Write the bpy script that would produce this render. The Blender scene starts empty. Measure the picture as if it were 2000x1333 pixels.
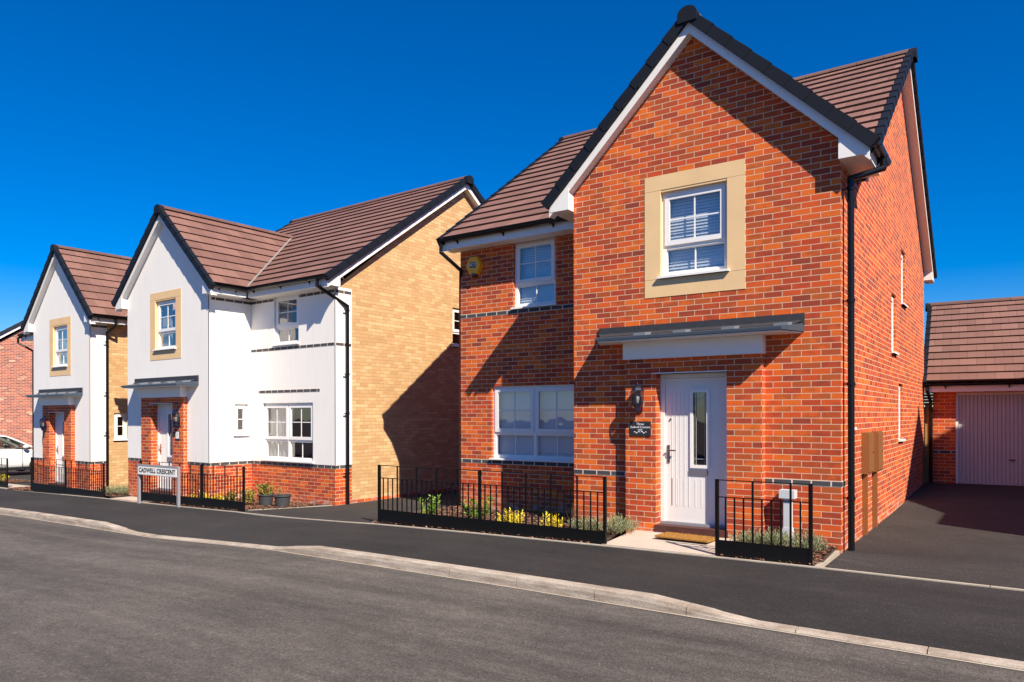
import bpy, bmesh, math, random
from mathutils import Vector, Matrix
R=random.Random(7)
sc=bpy.context.scene
col=sc.collection
rad=math.radians
# ------------------------------------------------------------------ materials
def newmat(name):
    m=bpy.data.materials.new(name); m.use_nodes=True
    nt=m.node_tree; b=nt.nodes['Principled BSDF']
    return m,nt,b
def N(nt,t,**k):
    n=nt.nodes.new(t)
    for a,v in k.items():
        if a.startswith('i_'):
            n.inputs[a[2:].replace('_',' ')].default_value=v
        else: setattr(n,a,v)
    return n
def L(nt,a,b): nt.links.new(a,b)
def mixc(nt,fac,a,b,bt='MIX'):
    n=nt.nodes.new('ShaderNodeMix'); n.data_type='RGBA'; n.blend_type=bt
    for s,v in ((0,fac),(6,a),(7,b)):
        if hasattr(v,'links') or hasattr(v,'is_linked'): L(nt,v,n.inputs[s])
        else: n.inputs[s].default_value=(v if s==0 else (*v,1) if len(v)==3 else v)
    return n.outputs[2]
def ramp(nt,src,stops,interp='LINEAR'):
    r=nt.nodes.new('ShaderNodeValToRGB'); r.color_ramp.interpolation=interp
    e=r.color_ramp.elements
    while len(e)<len(stops): e.new(.5)
    for q,(p,c) in zip(e,stops):
        q.position=p; q.color=(*c,1) if len(c)==3 else (c[0],c[0],c[0],1)
    L(nt,src,r.inputs[0]); return r.outputs[0]
def math_(nt,op,a,b=None,clamp=False):
    n=nt.nodes.new('ShaderNodeMath'); n.operation=op; n.use_clamp=clamp
    for s,v in ((0,a),(1,b)):
        if v is None: continue
        if hasattr(v,'is_linked'): L(nt,v,n.inputs[s])
        else: n.inputs[s].default_value=v
    return n.outputs[0]
def coords(nt,kind='Object',scale=None,loc=None):
    tc=nt.nodes.new('ShaderNodeTexCoord'); o=tc.outputs[kind]
    if scale is None and loc is None: return o
    mp=nt.nodes.new('ShaderNodeMapping'); L(nt,o,mp.inputs[0])
    if scale: mp.inputs['Scale'].default_value=scale
    if loc: mp.inputs['Location'].default_value=loc
    return mp.outputs[0]
def noise(nt,vec,scale,detail=4,rough=.55):
    n=nt.nodes.new('ShaderNodeTexNoise'); L(nt,vec,n.inputs['Vector'])
    n.inputs['Scale'].default_value=scale; n.inputs['Detail'].default_value=detail; n.inputs['Roughness'].default_value=rough
    return n.outputs[0]
def bump(nt,b,h,strength=.3,dist=.01):
    n=nt.nodes.new('ShaderNodeBump'); n.inputs['Strength'].default_value=strength; n.inputs['Distance'].default_value=dist
    L(nt,h,n.inputs['Height']); L(nt,n.outputs[0],b.inputs['Normal'])
def bricktex(nt,vec,w,h,mort,smooth=.15,off=.5):
    n=nt.nodes.new('ShaderNodeTexBrick'); L(nt,vec,n.inputs['Vector'])
    n.offset=off; n.inputs['Scale'].default_value=1
    n.inputs['Brick Width'].default_value=w; n.inputs['Row Height'].default_value=h
    n.inputs['Mortar Size'].default_value=mort; n.inputs['Mortar Smooth'].default_value=smooth
    n.inputs['Color1'].default_value=(0,0,0,1); n.inputs['Color2'].default_value=(1,1,1,1); n.inputs['Mortar'].default_value=(.5,.5,.5,1)
    return n
def brickmat(name,stops,mortar,flash=(.20,.040,.022),flashamt=.5,w=.225,h=.075,mort=.0051,efflo=True):
    m,nt,b=newmat(name)
    uv=coords(nt,'UV')
    bt=bricktex(nt,uv,w,h,mort)
    uv2=coords(nt,'UV',loc=(w*37,h*24,0)); bt2=bricktex(nt,uv2,w,h,mort)
    base=ramp(nt,bt.outputs[0],stops)
    # dark kiss marks at one end of some bricks
    nz=noise(nt,coords(nt,'UV',scale=(5.5,9,1)),1.0,3)
    k=math_(nt,'ADD',math_(nt,'MULTIPLY',bt2.outputs[0],.55),nz)
    kf=ramp(nt,k,[(.70,(0,)),(.92,(1,))])
    c=mixc(nt,math_(nt,'MULTIPLY',kf,flashamt),base,flash)
    # fine dragwire grain
    g=noise(nt,coords(nt,'UV',scale=(60,220,1)),1.0,3)
    c=mixc(nt,.35,c,ramp(nt,g,[(.3,(.45,)),(.7,(1,))]),'MULTIPLY')
    big=noise(nt,uv,.55,3)
    c=mixc(nt,.35,c,ramp(nt,big,[(.3,(.62,)),(.7,(1.0,))]),'MULTIPLY')
    mz=noise(nt,uv,14,3)
    mc=mixc(nt,mz,tuple(x*.72 for x in mortar),mortar)
    c=mixc(nt,bt.outputs[1],c,mc)
    if efflo:
        sx=nt.nodes.new('ShaderNodeSeparateXYZ'); L(nt,uv,sx.inputs[0])
        low=ramp(nt,sx.outputs[1],[(.0,(1,)),(.22,(0,))])
        ef=math_(nt,'MULTIPLY',low,ramp(nt,noise(nt,coords(nt,'UV',scale=(1,3,1)),3.2,4),[(.5,(0,)),(.68,(.75,))]))
        c=mixc(nt,ef,c,(.62,.52,.48))
    L(nt,c,b.inputs['Base Color']); b.inputs['Roughness'].default_value=.85
    hgt=math_(nt,'ADD',math_(nt,'MULTIPLY',bt.outputs[1],-1.0),math_(nt,'MULTIPLY',g,.25))
    bump(nt,b,hgt,.55,.006)
    return m
RED=[(.0,(.54,.055,.012)),(.2,(.70,.092,.010)),(.45,(.79,.128,.010)),(.66,(.83,.165,.011)),(.80,(.64,.078,.013)),(.93,(.52,.060,.015)),(1.,(.36,.050,.019))]
M={}
M['brick']=brickmat('red brick',RED,(.74,.50,.33))
M['brickold']=brickmat('mottled red brick',[(0,(.42,.11,.065)),(.5,(.52,.16,.10)),(.8,(.36,.10,.07)),(.95,(.48,.15,.09)),(.97,(.66,.42,.27)),(1,(.68,.45,.3))],(.80,.56,.44),flash=(.12,.06,.06),efflo=False)
M['buff']=brickmat('buff brick',[(0,(.60,.36,.155)),(.3,(.69,.44,.21)),(.6,(.77,.51,.26)),(.8,(.72,.46,.22)),(1,(.60,.34,.15))],(.46,.30,.17),flash=(.54,.29,.12),flashamt=.55,efflo=False)
M['blue']=brickmat('blue engineering brick',[(0,(.040,.045,.055)),(1,(.085,.083,.092))],(.80,.66,.55),flash=(.05,.05,.06),flashamt=.2,mort=.0095,efflo=False)
def plain(name,c,rough=.5,metal=0,nsc=0,namt=.2,bmp=0,spec=None,coat=0):
    m,nt,b=newmat(name)
    b.inputs['Roughness'].default_value=rough; b.inputs['Metallic'].default_value=metal
    if spec is not None: b.inputs['Specular IOR Level'].default_value=spec
    if coat: b.inputs['Coat Weight'].default_value=coat; b.inputs['Coat Roughness'].default_value=.05
    v=coords(nt,'Object'); nz=noise(nt,v,nsc or 6,4)
    cc=mixc(nt,nz,tuple(x*(1-namt) for x in c),tuple(min(1,x*(1+namt*.5)) for x in c))
    L(nt,cc,b.inputs['Base Color'])
    if bmp: bump(nt,b,noise(nt,v,(nsc or 6)*8,3),bmp,.004)
    return m
M['white']=plain('white upvc',(.83,.805,.78),.35,namt=.05)
M['whiteb']=plain('white painted board',(.82,.79,.76),.45,namt=.06)
M['door']=plain('white composite door',(.77,.745,.73),.4,namt=.04)
M['stone']=plain('sandstone dressing',(.78,.53,.28),.8,nsc=2.5,namt=.14,bmp=.15)
M['black']=plain('black gutter plastic',(.005,.005,.006),.28,namt=.2,spec=.35)
M['rail']=plain('black railing paint',(.004,.0035,.0035),.5,namt=.3,nsc=12,spec=.25)
M['verge']=plain('charcoal verge tile',(.006,.008,.014),.6,nsc=9,namt=.35,spec=.3)
M['lead']=plain('lead flashing',(.040,.040,.046),.55,nsc=14,namt=.45)
M['grp']=plain('grey canopy roof',(.045,.062,.085),.4,namt=.15)
M['leadtab']=plain('pale lead tab',(.17,.19,.22),.5,namt=.2)
M['concrete']=plain('concrete kerb',(.44,.375,.31),.85,nsc=5,namt=.38,bmp=.4)
def kerbmat():
    m,nt,b=newmat('weathered concrete kerb'); v=coords(nt,'Object')
    c=mixc(nt,ramp(nt,noise(nt,coords(nt,'Object',scale=(1,1,6)),2.2,6,.7),[(.35,(0,)),(.65,(1,))]),(.26,.20,.155),(.50,.43,.36))
    c=mixc(nt,ramp(nt,noise(nt,coords(nt,'Object',scale=(.8,1,1)),1.1,3),[(.5,(0,)),(.72,(.55,))]),c,(.30,.235,.18))
    c=mixc(nt,.5,c,ramp(nt,noise(nt,v,70,3),[(.3,(.6,)),(.7,(1.2,))]),'MULTIPLY')
    L(nt,c,b.inputs['Base Color']); b.inputs['Roughness'].default_value=.9; bump(nt,b,noise(nt,v,60,4),.5,.006); return m
M['kerb']=kerbmat()
M['paving']=plain('buff paving slab',(.50,.42,.35),.85,nsc=3,namt=.2,bmp=.2)
M['valley']=plain('valley trough',(.26,.23,.21),.6,namt=.1)
M['meter']=plain('brown meter box',(.25,.095,.026),.5,namt=.1)
M['ply']=plain('interior plaster',(.42,.38,.34),.9)
M['blind']=plain('venetian blind slat',(.84,.84,.85),.5,namt=.04)
M['curtain']=plain('grey curtain cloth',(.42,.38,.34),.9,namt=.15)
M['chrome']=plain('chrome handle',(.45,.36,.34),.2,1)
M['slot']=plain('dark grey letter plate',(.30,.28,.31),.35,.6)
M['pot']=plain('grey plastic pot',(.055,.058,.065),.45)
M['yellow']=plain('yellow plastic',(.95,.42,.004),.35,namt=.05)
M['navy']=plain('dark navy plastic',(.008,.010,.03),.3)
M['ink']=plain('white lettering',(.85,.86,.9),.5,namt=.0)
M['inkk']=plain('black lettering',(.02,.02,.022),.5,namt=.0)
M['slate']=plain('black slate',(.022,.022,.026),.55,nsc=20)
M['signgrey']=plain('grey sign frame',(.27,.265,.29),.5,namt=.1)
M['mat']=plain('coir',(.42,.20,.035),.95,nsc=60,namt=.6,bmp=1)
M['step']=plain('brown brick step',(.085,.026,.02),.7,nsc=9,namt=.4)
M['timber']=plain('fence timber',(.42,.26,.09),.8,nsc=3,namt=.35)
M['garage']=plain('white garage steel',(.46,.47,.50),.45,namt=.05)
M['soil']=plain('dark soil',(.06,.035,.025),.95,nsc=12,namt=.5,bmp=.6)
M['bollard']=plain('pale grey bollard',(.55,.57,.60),.45,namt=.08)
M['carpaint']=plain('white car paint',(.78,.79,.80),.25,coat=1,namt=.02)
M['tyre']=plain('tyre rubber',(.015,.015,.015),.8)
M['rim']=plain('alloy rim',(.5,.5,.52),.3,.9)
M['carblack']=plain('black car trim',(.012,.012,.013),.5)
M['redlight']=plain('red lens',(.4,.01,.01),.2)
M['lens']=plain('headlamp lens',(.7,.72,.75),.1)
def rendermat():
    m,nt,b=newmat('white render')
    v=coords(nt,'Object')
    n1=noise(nt,v,1.3,5,.6)
    c=mixc(nt,n1,(.81,.765,.72),(.87,.835,.79))
    n2=ramp(nt,noise(nt,coords(nt,'Object',scale=(6,6,1.2)),1,4),[(.52,(0,)),(.8,(.28,))])
    c=mixc(nt,n2,c,(.66,.62,.58))
    L(nt,c,b.inputs['Base Color']); b.inputs['Roughness'].default_value=.9
    bump(nt,b,noise(nt,v,90,3),.25,.003); return m
M['render']=rendermat()
def tilemat():
    m,nt,b=newmat('brown roof tile')
    uv=coords(nt,'UV')
    bt=bricktex(nt,uv,.33,.335,.0035,.1)
    bt2=bricktex(nt,coords(nt,'UV',loc=(.165,0,0)),.33,.335,.002,.1)
    c=ramp(nt,bt.outputs[0],[(0,(.185,.090,.070)),(.5,(.215,.106,.083)),(1,(.25,.125,.098))])
    n1=noise(nt,uv,1.1,4); c=mixc(nt,.5,c,ramp(nt,n1,[(.3,(.75,)),(.75,(1.1,))]),'MULTIPLY')
    n2=noise(nt,uv,55,3); c=mixc(nt,.5,c,ramp(nt,n2,[(.3,(.65,)),(.75,(1.15,))]),'MULTIPLY')
    c=mixc(nt,math_(nt,'MULTIPLY',bt.outputs[1],.75),c,(.035,.018,.016))
    c=mixc(nt,math_(nt,'MULTIPLY',bt2.outputs[1],.3),c,(.035,.018,.016))
    L(nt,c,b.inputs['Base Color']); b.inputs['Roughness'].default_value=.72
    bump(nt,b,n2,.3,.004); return m
M['tile']=tilemat()
def asphalt(name,c1,c2,streak,spk=.25,grav=140):
    m,nt,b=newmat(name)
    v=coords(nt,'Object')
    n1=noise(nt,v,.5,5,.6); c=mixc(nt,ramp(nt,n1,[(.32,(0,)),(.68,(1,))]),c1,c2)
    n2=noise(nt,coords(nt,'Object',scale=streak),1,4,.6)
    c=mixc(nt,.8,c,ramp(nt,n2,[(.34,(.56,)),(.66,(1.32,))]),'MULTIPLY')
    vo=nt.nodes.new('ShaderNodeTexVoronoi'); L(nt,v,vo.inputs['Vector']); vo.inputs['Scale'].default_value=grav
    st=ramp(nt,vo.outputs['Color'],[(.0,(.42,)),(.5,(.9,)),(.9,(1.4,)),(1,(3.0,))])
    c=mixc(nt,.75,c,st,'MULTIPLY')
    n9=noise(nt,coords(nt,'Object',scale=(1,2.2,1)),3.2,6,.75); c=mixc(nt,.85,c,ramp(nt,n9,[(.3,(.72,)),(.5,(.98,)),(.72,(1.35,))]),'MULTIPLY')
    n5=noise(nt,v,45,3); c=mixc(nt,.45,c,ramp(nt,n5,[(.3,(.6,)),(.7,(1.35,))]),'MULTIPLY')
    n4=ramp(nt,noise(nt,v,60,3),[(.68,(0,)),(.74,(1,))])
    c=mixc(nt,math_(nt,'MULTIPLY',n4,spk),c,(.55,.5,.44))
    n6=ramp(nt,noise(nt,coords(nt,'Object',scale=(1.2,4,1)),2.3,5,.7),[(.58,(0,)),(.74,(.35,))])
    c=mixc(nt,n6,c,tuple(x*1.7 for x in c2))
    L(nt,c,b.inputs['Base Color']); b.inputs['Roughness'].default_value=.9
    bump(nt,b,vo.outputs['Distance'],.6,.006); return m
M['road']=asphalt('worn road asphalt',(.070,.060,.054),(.104,.088,.077),(.13,1.9,1),.35,85)
M['path']=asphalt('dark pavement asphalt',(.014,.0115,.0115),(.026,.0215,.021),(.25,1.6,1),.16,80)
M['drive']=asphalt('driveway asphalt',(.018,.0155,.015),(.036,.031,.028),(.6,.9,1),.18,80)
def glassmat(name,tint=(.84,.9,.94),k=3.0,base=.04):
    m=bpy.data.materials.new(name); m.use_nodes=True; nt=m.node_tree; nt.nodes.clear()
    o=nt.nodes.new('ShaderNodeOutputMaterial'); mx=nt.nodes.new('ShaderNodeMixShader')
    t=nt.nodes.new('ShaderNodeBsdfTransparent'); t.inputs[0].default_value=(*tint,1)
    g=nt.nodes.new('ShaderNodeBsdfGlossy'); g.inputs['Roughness'].default_value=.01; g.inputs[0].default_value=(1,1,1,1)
    ge=nt.nodes.new('ShaderNodeNewGeometry'); dt=nt.nodes.new('ShaderNodeVectorMath'); dt.operation='DOT_PRODUCT'
    L(nt,ge.outputs['Incoming'],dt.inputs[0]); L(nt,ge.outputs['Normal'],dt.inputs[1])
    q=math_(nt,'POWER',math_(nt,'SUBTRACT',1.0,math_(nt,'ABSOLUTE',dt.outputs['Value']),True),5.0)
    f=math_(nt,'ADD',math_(nt,'MULTIPLY',q,.96),.04)
    L(nt,math_(nt,'ADD',math_(nt,'MULTIPLY',f,k),base,True),mx.inputs[0])
    # slight waviness of toughened glass
    bp=nt.nodes.new('ShaderNodeBump'); bp.inputs['Strength'].default_value=.08; bp.inputs['Distance'].default_value=.02
    L(nt,noise(nt,coords(nt,'Object'),3.5,1),bp.inputs['Height']); L(nt,bp.outputs[0],g.inputs['Normal'])
    L(nt,t.outputs[0],mx.inputs[1]); L(nt,g.outputs[0],mx.inputs[2]); L(nt,mx.outputs[0],o.inputs[0])
    return m
M['glass']=glassmat('window glass')
M['carglass']=glassmat('car glass',(.45,.5,.48),1.5,.05)
M['lampglass']=glassmat('lantern glass',(.7,.72,.7),1.0,.04)
def leafmat(name,cs,rough=.55,tr=.25):
    m,nt,b=newmat(name)
    oi=noise(nt,coords(nt,'Object'),38,2)
    L(nt,ramp(nt,oi,[(.3+.4*i/(len(cs)-1),c) for i,c in enumerate(cs)]),b.inputs['Base Color'])
    b.inputs['Roughness'].default_value=rough
    b.inputs['Subsurface Weight'].default_value=0
    return m
M['leafg']=leafmat('lime green leaf',[(.05,.12,.012),(.14,.26,.02),(.28,.38,.04)])
M['leafy']=leafmat('golden leaf',[(.30,.26,.01),(.72,.56,.012),(.85,.70,.03)])
M['leafl']=leafmat('grey green lavender leaf',[(.07,.10,.04),(.20,.23,.11),(.36,.36,.22)])
M['leafo']=leafmat('orange green leaf',[(.06,.11,.015),(.22,.22,.03),(.45,.20,.04)])
M['twig']=plain('brown twig',(.16,.08,.05),.8)
def chipmat():
    m,nt,b=newmat('bark chip')
    n=noise(nt,coords(nt,'Object'),22,2)
    L(nt,ramp(nt,n,[(.25,(.035,.015,.010)),(.45,(.13,.05,.028)),(.6,(.27,.125,.075)),(.74,(.50,.34,.24))]),b.inputs['Base Color'])
    b.inputs['Roughness'].default_value=.85; return m
M['chip']=chipmat()
# ------------------------------------------------------------------ mesh builder
class MB:
    def __init__(s): s.v=[];s.f=[];s.uv=[];s.sm=[]
    def face(s,pts,uv=None,smooth=False):
        i=len(s.v); s.v+= [tuple(p) for p in pts]; s.f.append(tuple(range(i,i+len(pts)))); s.uv.append(uv); s.sm.append(smooth)
    def obox(s,o,a,b,c):
        o,a,b,c=map(Vector,(o,a,b,c))
        if a.cross(b).dot(c)<0: a,b=b,a
        P=[o,o+a,o+a+b,o+b,o+c,o+a+c,o+a+b+c,o+b+c]
        for q in ((3,2,1,0),(4,5,6,7),(0,1,5,4),(1,2,6,5),(2,3,7,6),(3,0,4,7)): s.face([P[k] for k in q])
    def box(s,x0,x1,y0,y1,z0,z1): s.obox((x0,y0,z0),(x1-x0,0,0),(0,y1-y0,0),(0,0,z1-z0))
    def prism(s,poly,e):
        e=Vector(e); P=[Vector(p) for p in poly]; n=len(P)
        nn=Vector((0,0,0))
        for i in range(n): nn+=P[i].cross(P[(i+1)%n])
        if nn.dot(e)>0: P.reverse()
        s.face(P); s.face([p+e for p in reversed(P)])
        for i in range(n): 
            a,b=P[i],P[(i+1)%n]; s.face([b,a,a+e,b+e])
    def cyl(s,p0,p1,r0,r1=None,n=12,caps=True,smooth=True):
        r1=r0 if r1 is None else r1
        p0,p1=Vector(p0),Vector(p1); d=(p1-p0).normalized()
        a=d.orthogonal().normalized(); b=d.cross(a)
        A=[p0+(a*math.cos(t)+b*math.sin(t))*r0 for t in [2*math.pi*i/n for i in range(n)]]
        B=[p1+(a*math.cos(t)+b*math.sin(t))*r1 for t in [2*math.pi*i/n for i in range(n)]]
        for i in range(n): j=(i+1)%n; s.face([A[i],A[j],B[j],B[i]],smooth=smooth)
        if caps:
            s.face(list(reversed(A))); s.face(B)
    def lathe(s,c,prof,n=16,a0=0,a1=2*math.pi,smooth=True):
        c=Vector(c); full=abs(a1-a0-2*math.pi)<1e-6; m=n if full else n+1
        rings=[[c+Vector((r*math.cos(a0+(a1-a0)*i/n),r*math.sin(a0+(a1-a0)*i/n),z)) for i in range(m)] for r,z in prof]
        for k in range(len(rings)-1):
            for i in range(n):
                j=(i+1)%m if full else i+1
                s.face([rings[k][i],rings[k][j],rings[k+1][j],rings[k+1][i]],smooth=smooth)
    def obj(s,name,mat,parent=None,merge=False,bevel=0):
        me=bpy.data.meshes.new(name); me.from_pydata(s.v,[],s.f)
        ul=me.uv_layers.new(name='UVMap')
        for pi,p in enumerate(me.polygons):
            p.use_smooth=s.sm[pi]; u=s.uv[pi]
            if u is None:
                n=p.normal; ax=abs(n.x); ay=abs(n.y); az=abs(n.z)
                for li in p.loop_indices:
                    c=me.vertices[me.loops[li].vertex_index].co
                    if az>ax and az>ay: t=(c.x,c.y)
                    elif ax>ay: t=(c.y,c.z)
                    else: t=(c.x,c.z)
                    ul.data[li].uv=t
            else:
                for li,t in zip(p.loop_indices,u): ul.data[li].uv=t
        if merge:
            bm=bmesh.new(); bm.from_mesh(me); bmesh.ops.remove_doubles(bm,verts=bm.verts,dist=1e-4); bm.to_mesh(me); bm.free()
        me.materials.append(M[mat] if isinstance(mat,str) else mat)
        o=bpy.data.objects.new(name,me); col.objects.link(o)
        if parent: o.parent=parent
        if bevel:
            md=o.modifiers.new('bevel','BEVEL'); md.width=bevel; md.segments=2; md.limit_method='ANGLE'
        return o
def tag(o,label,cat,group=None,kind=None):
    o['label']=label; o['category']=cat
    if group: o['group']=group
    if kind: o['kind']=kind
    return o
def thing(name,label,cat,loc=(0,0,0),rz=0,group=None):
    o=bpy.data.objects.new(name,None); col.objects.link(o); o.location=loc; o.rotation_euler=(0,0,rz); o.empty_display_size=.2
    return tag(o,label,cat,group)
def structure(o): o['kind']='structure'; return o
def copy_tree(o,parent=None):
    c=o.copy(); col.objects.link(c)
    c.parent=parent
    for ch in list(o.children): copy_tree(ch,c)
    return c
def textmesh(body,size,mat,parent,M4,name='lettering',extr=.001,align='CENTER',xs=1.0,spacing=1.0,bold=0):
    cu=bpy.data.curves.new(name,'FONT'); cu.body=body; cu.size=size; cu.extrude=extr; cu.align_x=align; cu.align_y='CENTER'; cu.space_character=spacing; cu.offset=bold
    t=bpy.data.objects.new(name+'_tmp',cu); col.objects.link(t)
    bpy.context.view_layer.update()
    dg=bpy.context.evaluated_depsgraph_get()
    me=bpy.data.meshes.new_from_object(t.evaluated_get(dg))
    bpy.data.objects.remove(t); bpy.data.curves.remove(cu)
    me.transform(M4@Matrix.Diagonal((xs,1,1,1))); me.materials.clear(); me.materials.append(M[mat])
    o=bpy.data.objects.new(name,me); col.objects.link(o); o.parent=parent
    return o
def comps(mb):
    key=lambda v:(round(v[0],3),round(v[1],3),round(v[2],3)); par={}
    def find(a):
        while par[a]!=a: par[a]=par[par[a]]; a=par[a]
        return a
    for f in mb.f:
        ks=[key(mb.v[i]) for i in f]
        for k in ks: par.setdefault(k,k)
        for k in ks[1:]: par[find(k)]=find(ks[0])
    out={}
    for n,f in enumerate(mb.f):
        q=out.setdefault(find(key(mb.v[f[0]])),MB()); q.face([mb.v[i] for i in f],mb.uv[n],mb.sm[n])
    return list(out.values())
# ------------------------------------------------------------------ wall planes
class Plane:
    """u runs along the wall, w = outward offset, z up"""
    def __init__(s,o,u,n): s.o=Vector(o); s.u=Vector(u); s.n=Vector(n)
    def p(s,u,z,w=0): 
        q=s.o+s.u*u+s.n*w; return Vector((q.x,q.y,z))
    def box(s,mb,u0,u1,z0,z1,w0,w1): mb.obox(s.p(u0,z0,w0),s.u*(u1-u0),s.n*(w1-w0),(0,0,z1-z0))
def wallrect(mb,pl,u0,u1,z0,z1,ops=(),w=0):
    us=sorted({u0,u1,*[min(max(t,u0),u1) for o in ops for t in o[:2]]})
    zs=sorted({z0,z1,*[min(max(t,z0),z1) for o in ops for t in o[2:4]]})
    for i in range(len(us)-1):
        for j in range(len(zs)-1):
            a,b,c,d=us[i],us[i+1],zs[j],zs[j+1]
            if b-a<1e-5 or d-c<1e-5: continue
            um,zm=(a+b)/2,(c+d)/2
            if any(o[0]<um<o[1] and o[2]<zm<o[3] for o in ops): continue
            wallpoly(mb,pl,[(a,c),(b,c),(b,d),(a,d)],w)
def wallpoly(mb,pl,pts,w=0):
    P=[pl.p(u,z,w) for u,z in pts]
    nn=Vector((0,0,0))
    for i in range(len(P)): nn+=(P[i]-P[0]).cross(P[(i+1)%len(P)]-P[0])
    if nn.dot(pl.n)<0: P.reverse()
    mb.face(P)
def reveal(mb,pl,o,d,w=0,top=True,bottom=True):
    u0,u1,z0,z1=o
    A=lambda u,z,ww: pl.p(u,z,ww)
    mb.face([A(u0,z0,w),A(u0,z1,w),A(u0,z1,w-d),A(u0,z0,w-d)])
    mb.face([A(u1,z0,w),A(u1,z0,w-d),A(u1,z1,w-d),A(u1,z1,w)])
    if top: mb.face([A(u0,z1,w),A(u1,z1,w),A(u1,z1,w-d),A(u0,z1,w-d)])
    if bottom: mb.face([A(u0,z0,w),A(u0,z0,w-d),A(u1,z0,w-d),A(u1,z0,w)])
# ------------------------------------------------------------------ windows
def window(house,pl,o,kind='single',w=0,rec=.095,blind=None,label=None,sillout=.045,curtain=False,plain_=False):
    u0,u1,z0,z1=o; fr=.055; D=.065
    mb=MB(); wb=w-rec; wf=wb+D-.0   # frame sits from wb-? to wf
    wf=w-rec+.045; wb=wf-D
    zs=z0+.03
    pl.box(mb,u0,u0+fr,zs,z1,wb,wf); pl.box(mb,u1-fr,u1,zs,z1,wb,wf)
    pl.box(mb,u0+fr,u1-fr,z1-fr,z1,wb,wf); pl.box(mb,u0+fr,u1-fr,zs,zs+fr,wb,wf)
    sashes=MB(); bars=MB(); glass=MB(); 
    cols_=[(u0+fr,u1-fr)] if kind!='double' else [(u0+fr,(u0+u1)/2-.03),((u0+u1)/2+.03,u1-fr)]
    if kind=='double': pl.box(mb,(u0+u1)/2-.03,(u0+u1)/2+.03,zs+fr,z1-fr,wb,wf)
    zt=zs+fr+(z1-fr-zs-fr)*.335 if not plain_ else zs+fr
    for a,b in cols_:
        if not plain_:
            pl.box(mb,a,b,zt-.03,zt+.03,wb,wf-.003)
            # fixed light
            ga,gb,gc,gd=a+.012,b-.012,zs+fr+.012,zt-.03-.012
            for r in ((a,b,zs+fr,gc),(a,b,gd,zt-.03),(a,ga,gc,gd),(gb,b,gc,gd)): pl.box(mb,*r,wb+.005,wf-.02)
            P=[pl.p(ga,gc,wf-.035),pl.p(gb,gc,wf-.035),pl.p(gb,gd,wf-.035),pl.p(ga,gd,wf-.035)]; glass.face(P)
            um=(ga+gb)/2; pl.box(bars,um-.009,um+.009,gc,gd,wf-.034,wf-.026)
            lo=zt+.03
        else: lo=zs+fr
        hi=z1-fr; s=.052; ov=.012
        # opening sash, proud of the frame
        pl.box(sashes,a-ov,a+s,lo-ov,hi+ov,wf-.02,wf+.018); pl.box(sashes,b-s,b+ov,lo-ov,hi+ov,wf-.02,wf+.018)
        pl.box(sashes,a+s,b-s,hi-s,hi+ov,wf-.02,wf+.018); pl.box(sashes,a+s,b-s,lo-ov,lo+s,wf-.02,wf+.018)
        ga,gb,gc,gd=a+s,b-s,lo+s,hi-s
        glass.face([pl.p(ga,gc,wf-.004),pl.p(gb,gc,wf-.004),pl.p(gb,gd,wf-.004),pl.p(ga,gd,wf-.004)])
        if gb-ga>.2:
            um=(ga+gb)/2; pl.box(bars,um-.009,um+.009,gc,gd,wf-.003,wf+.004)
        zm=(gc+gd)/2; pl.box(bars,ga,gb,zm-.009,zm+.009,wf-.003,wf+.0045)
    root=mb.obj('window',"white",house,bevel=.004)
    if label: root['label']=label
    sashes.obj('sash','white',root,bevel=.005); bars.obj('glazing_bar','white',root); glass.obj('pane','glass',root)
    sl=MB(); pl.box(sl,u0-.03*0-.0,u1,z0,z0+.03,wb,w+sillout); pl.box(sl,u0-.035,u1+.035,z0-.0,z0+.028,w+.002,w+sillout+.002)
    sl.obj('sill','white',root,bevel=.004)
    if blind:
        bl=MB(); z=zs+fr+.01; t=blind
        while z<z1-fr:
            a=pl.p(u0+fr+.004,z,wf-.085); b=pl.p(u0+fr+.004,z+.048*math.sin(t),wf-.085-.048*math.cos(t))
            e=pl.u*(u1-u0-2*fr-.008)
            bl.face([a,a+e,b+e,b]); z+=.043
        bl.obj('blind','blind',root)
    if curtain:
        cb=MB(); ww=wf-.12
        for (a,b) in ((u0+.02,u0+(u1-u0)*.44),(u1-(u1-u0)*.12,u1-.02)):
            n=26
            for i in range(n):
                s0=a+(b-a)*i/n; s1=a+(b-a)*(i+1)/n
                q0=ww+.03*math.sin(i*1.15); q1=ww+.03*math.sin((i+1)*1.15)
                cb.face([pl.p(s0,z0,q0),pl.p(s1,z0,q1),pl.p(s1,z1,q1),pl.p(s0,z1,q0)])
        cb.obj('curtain','curtain',root)
    return root
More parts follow.
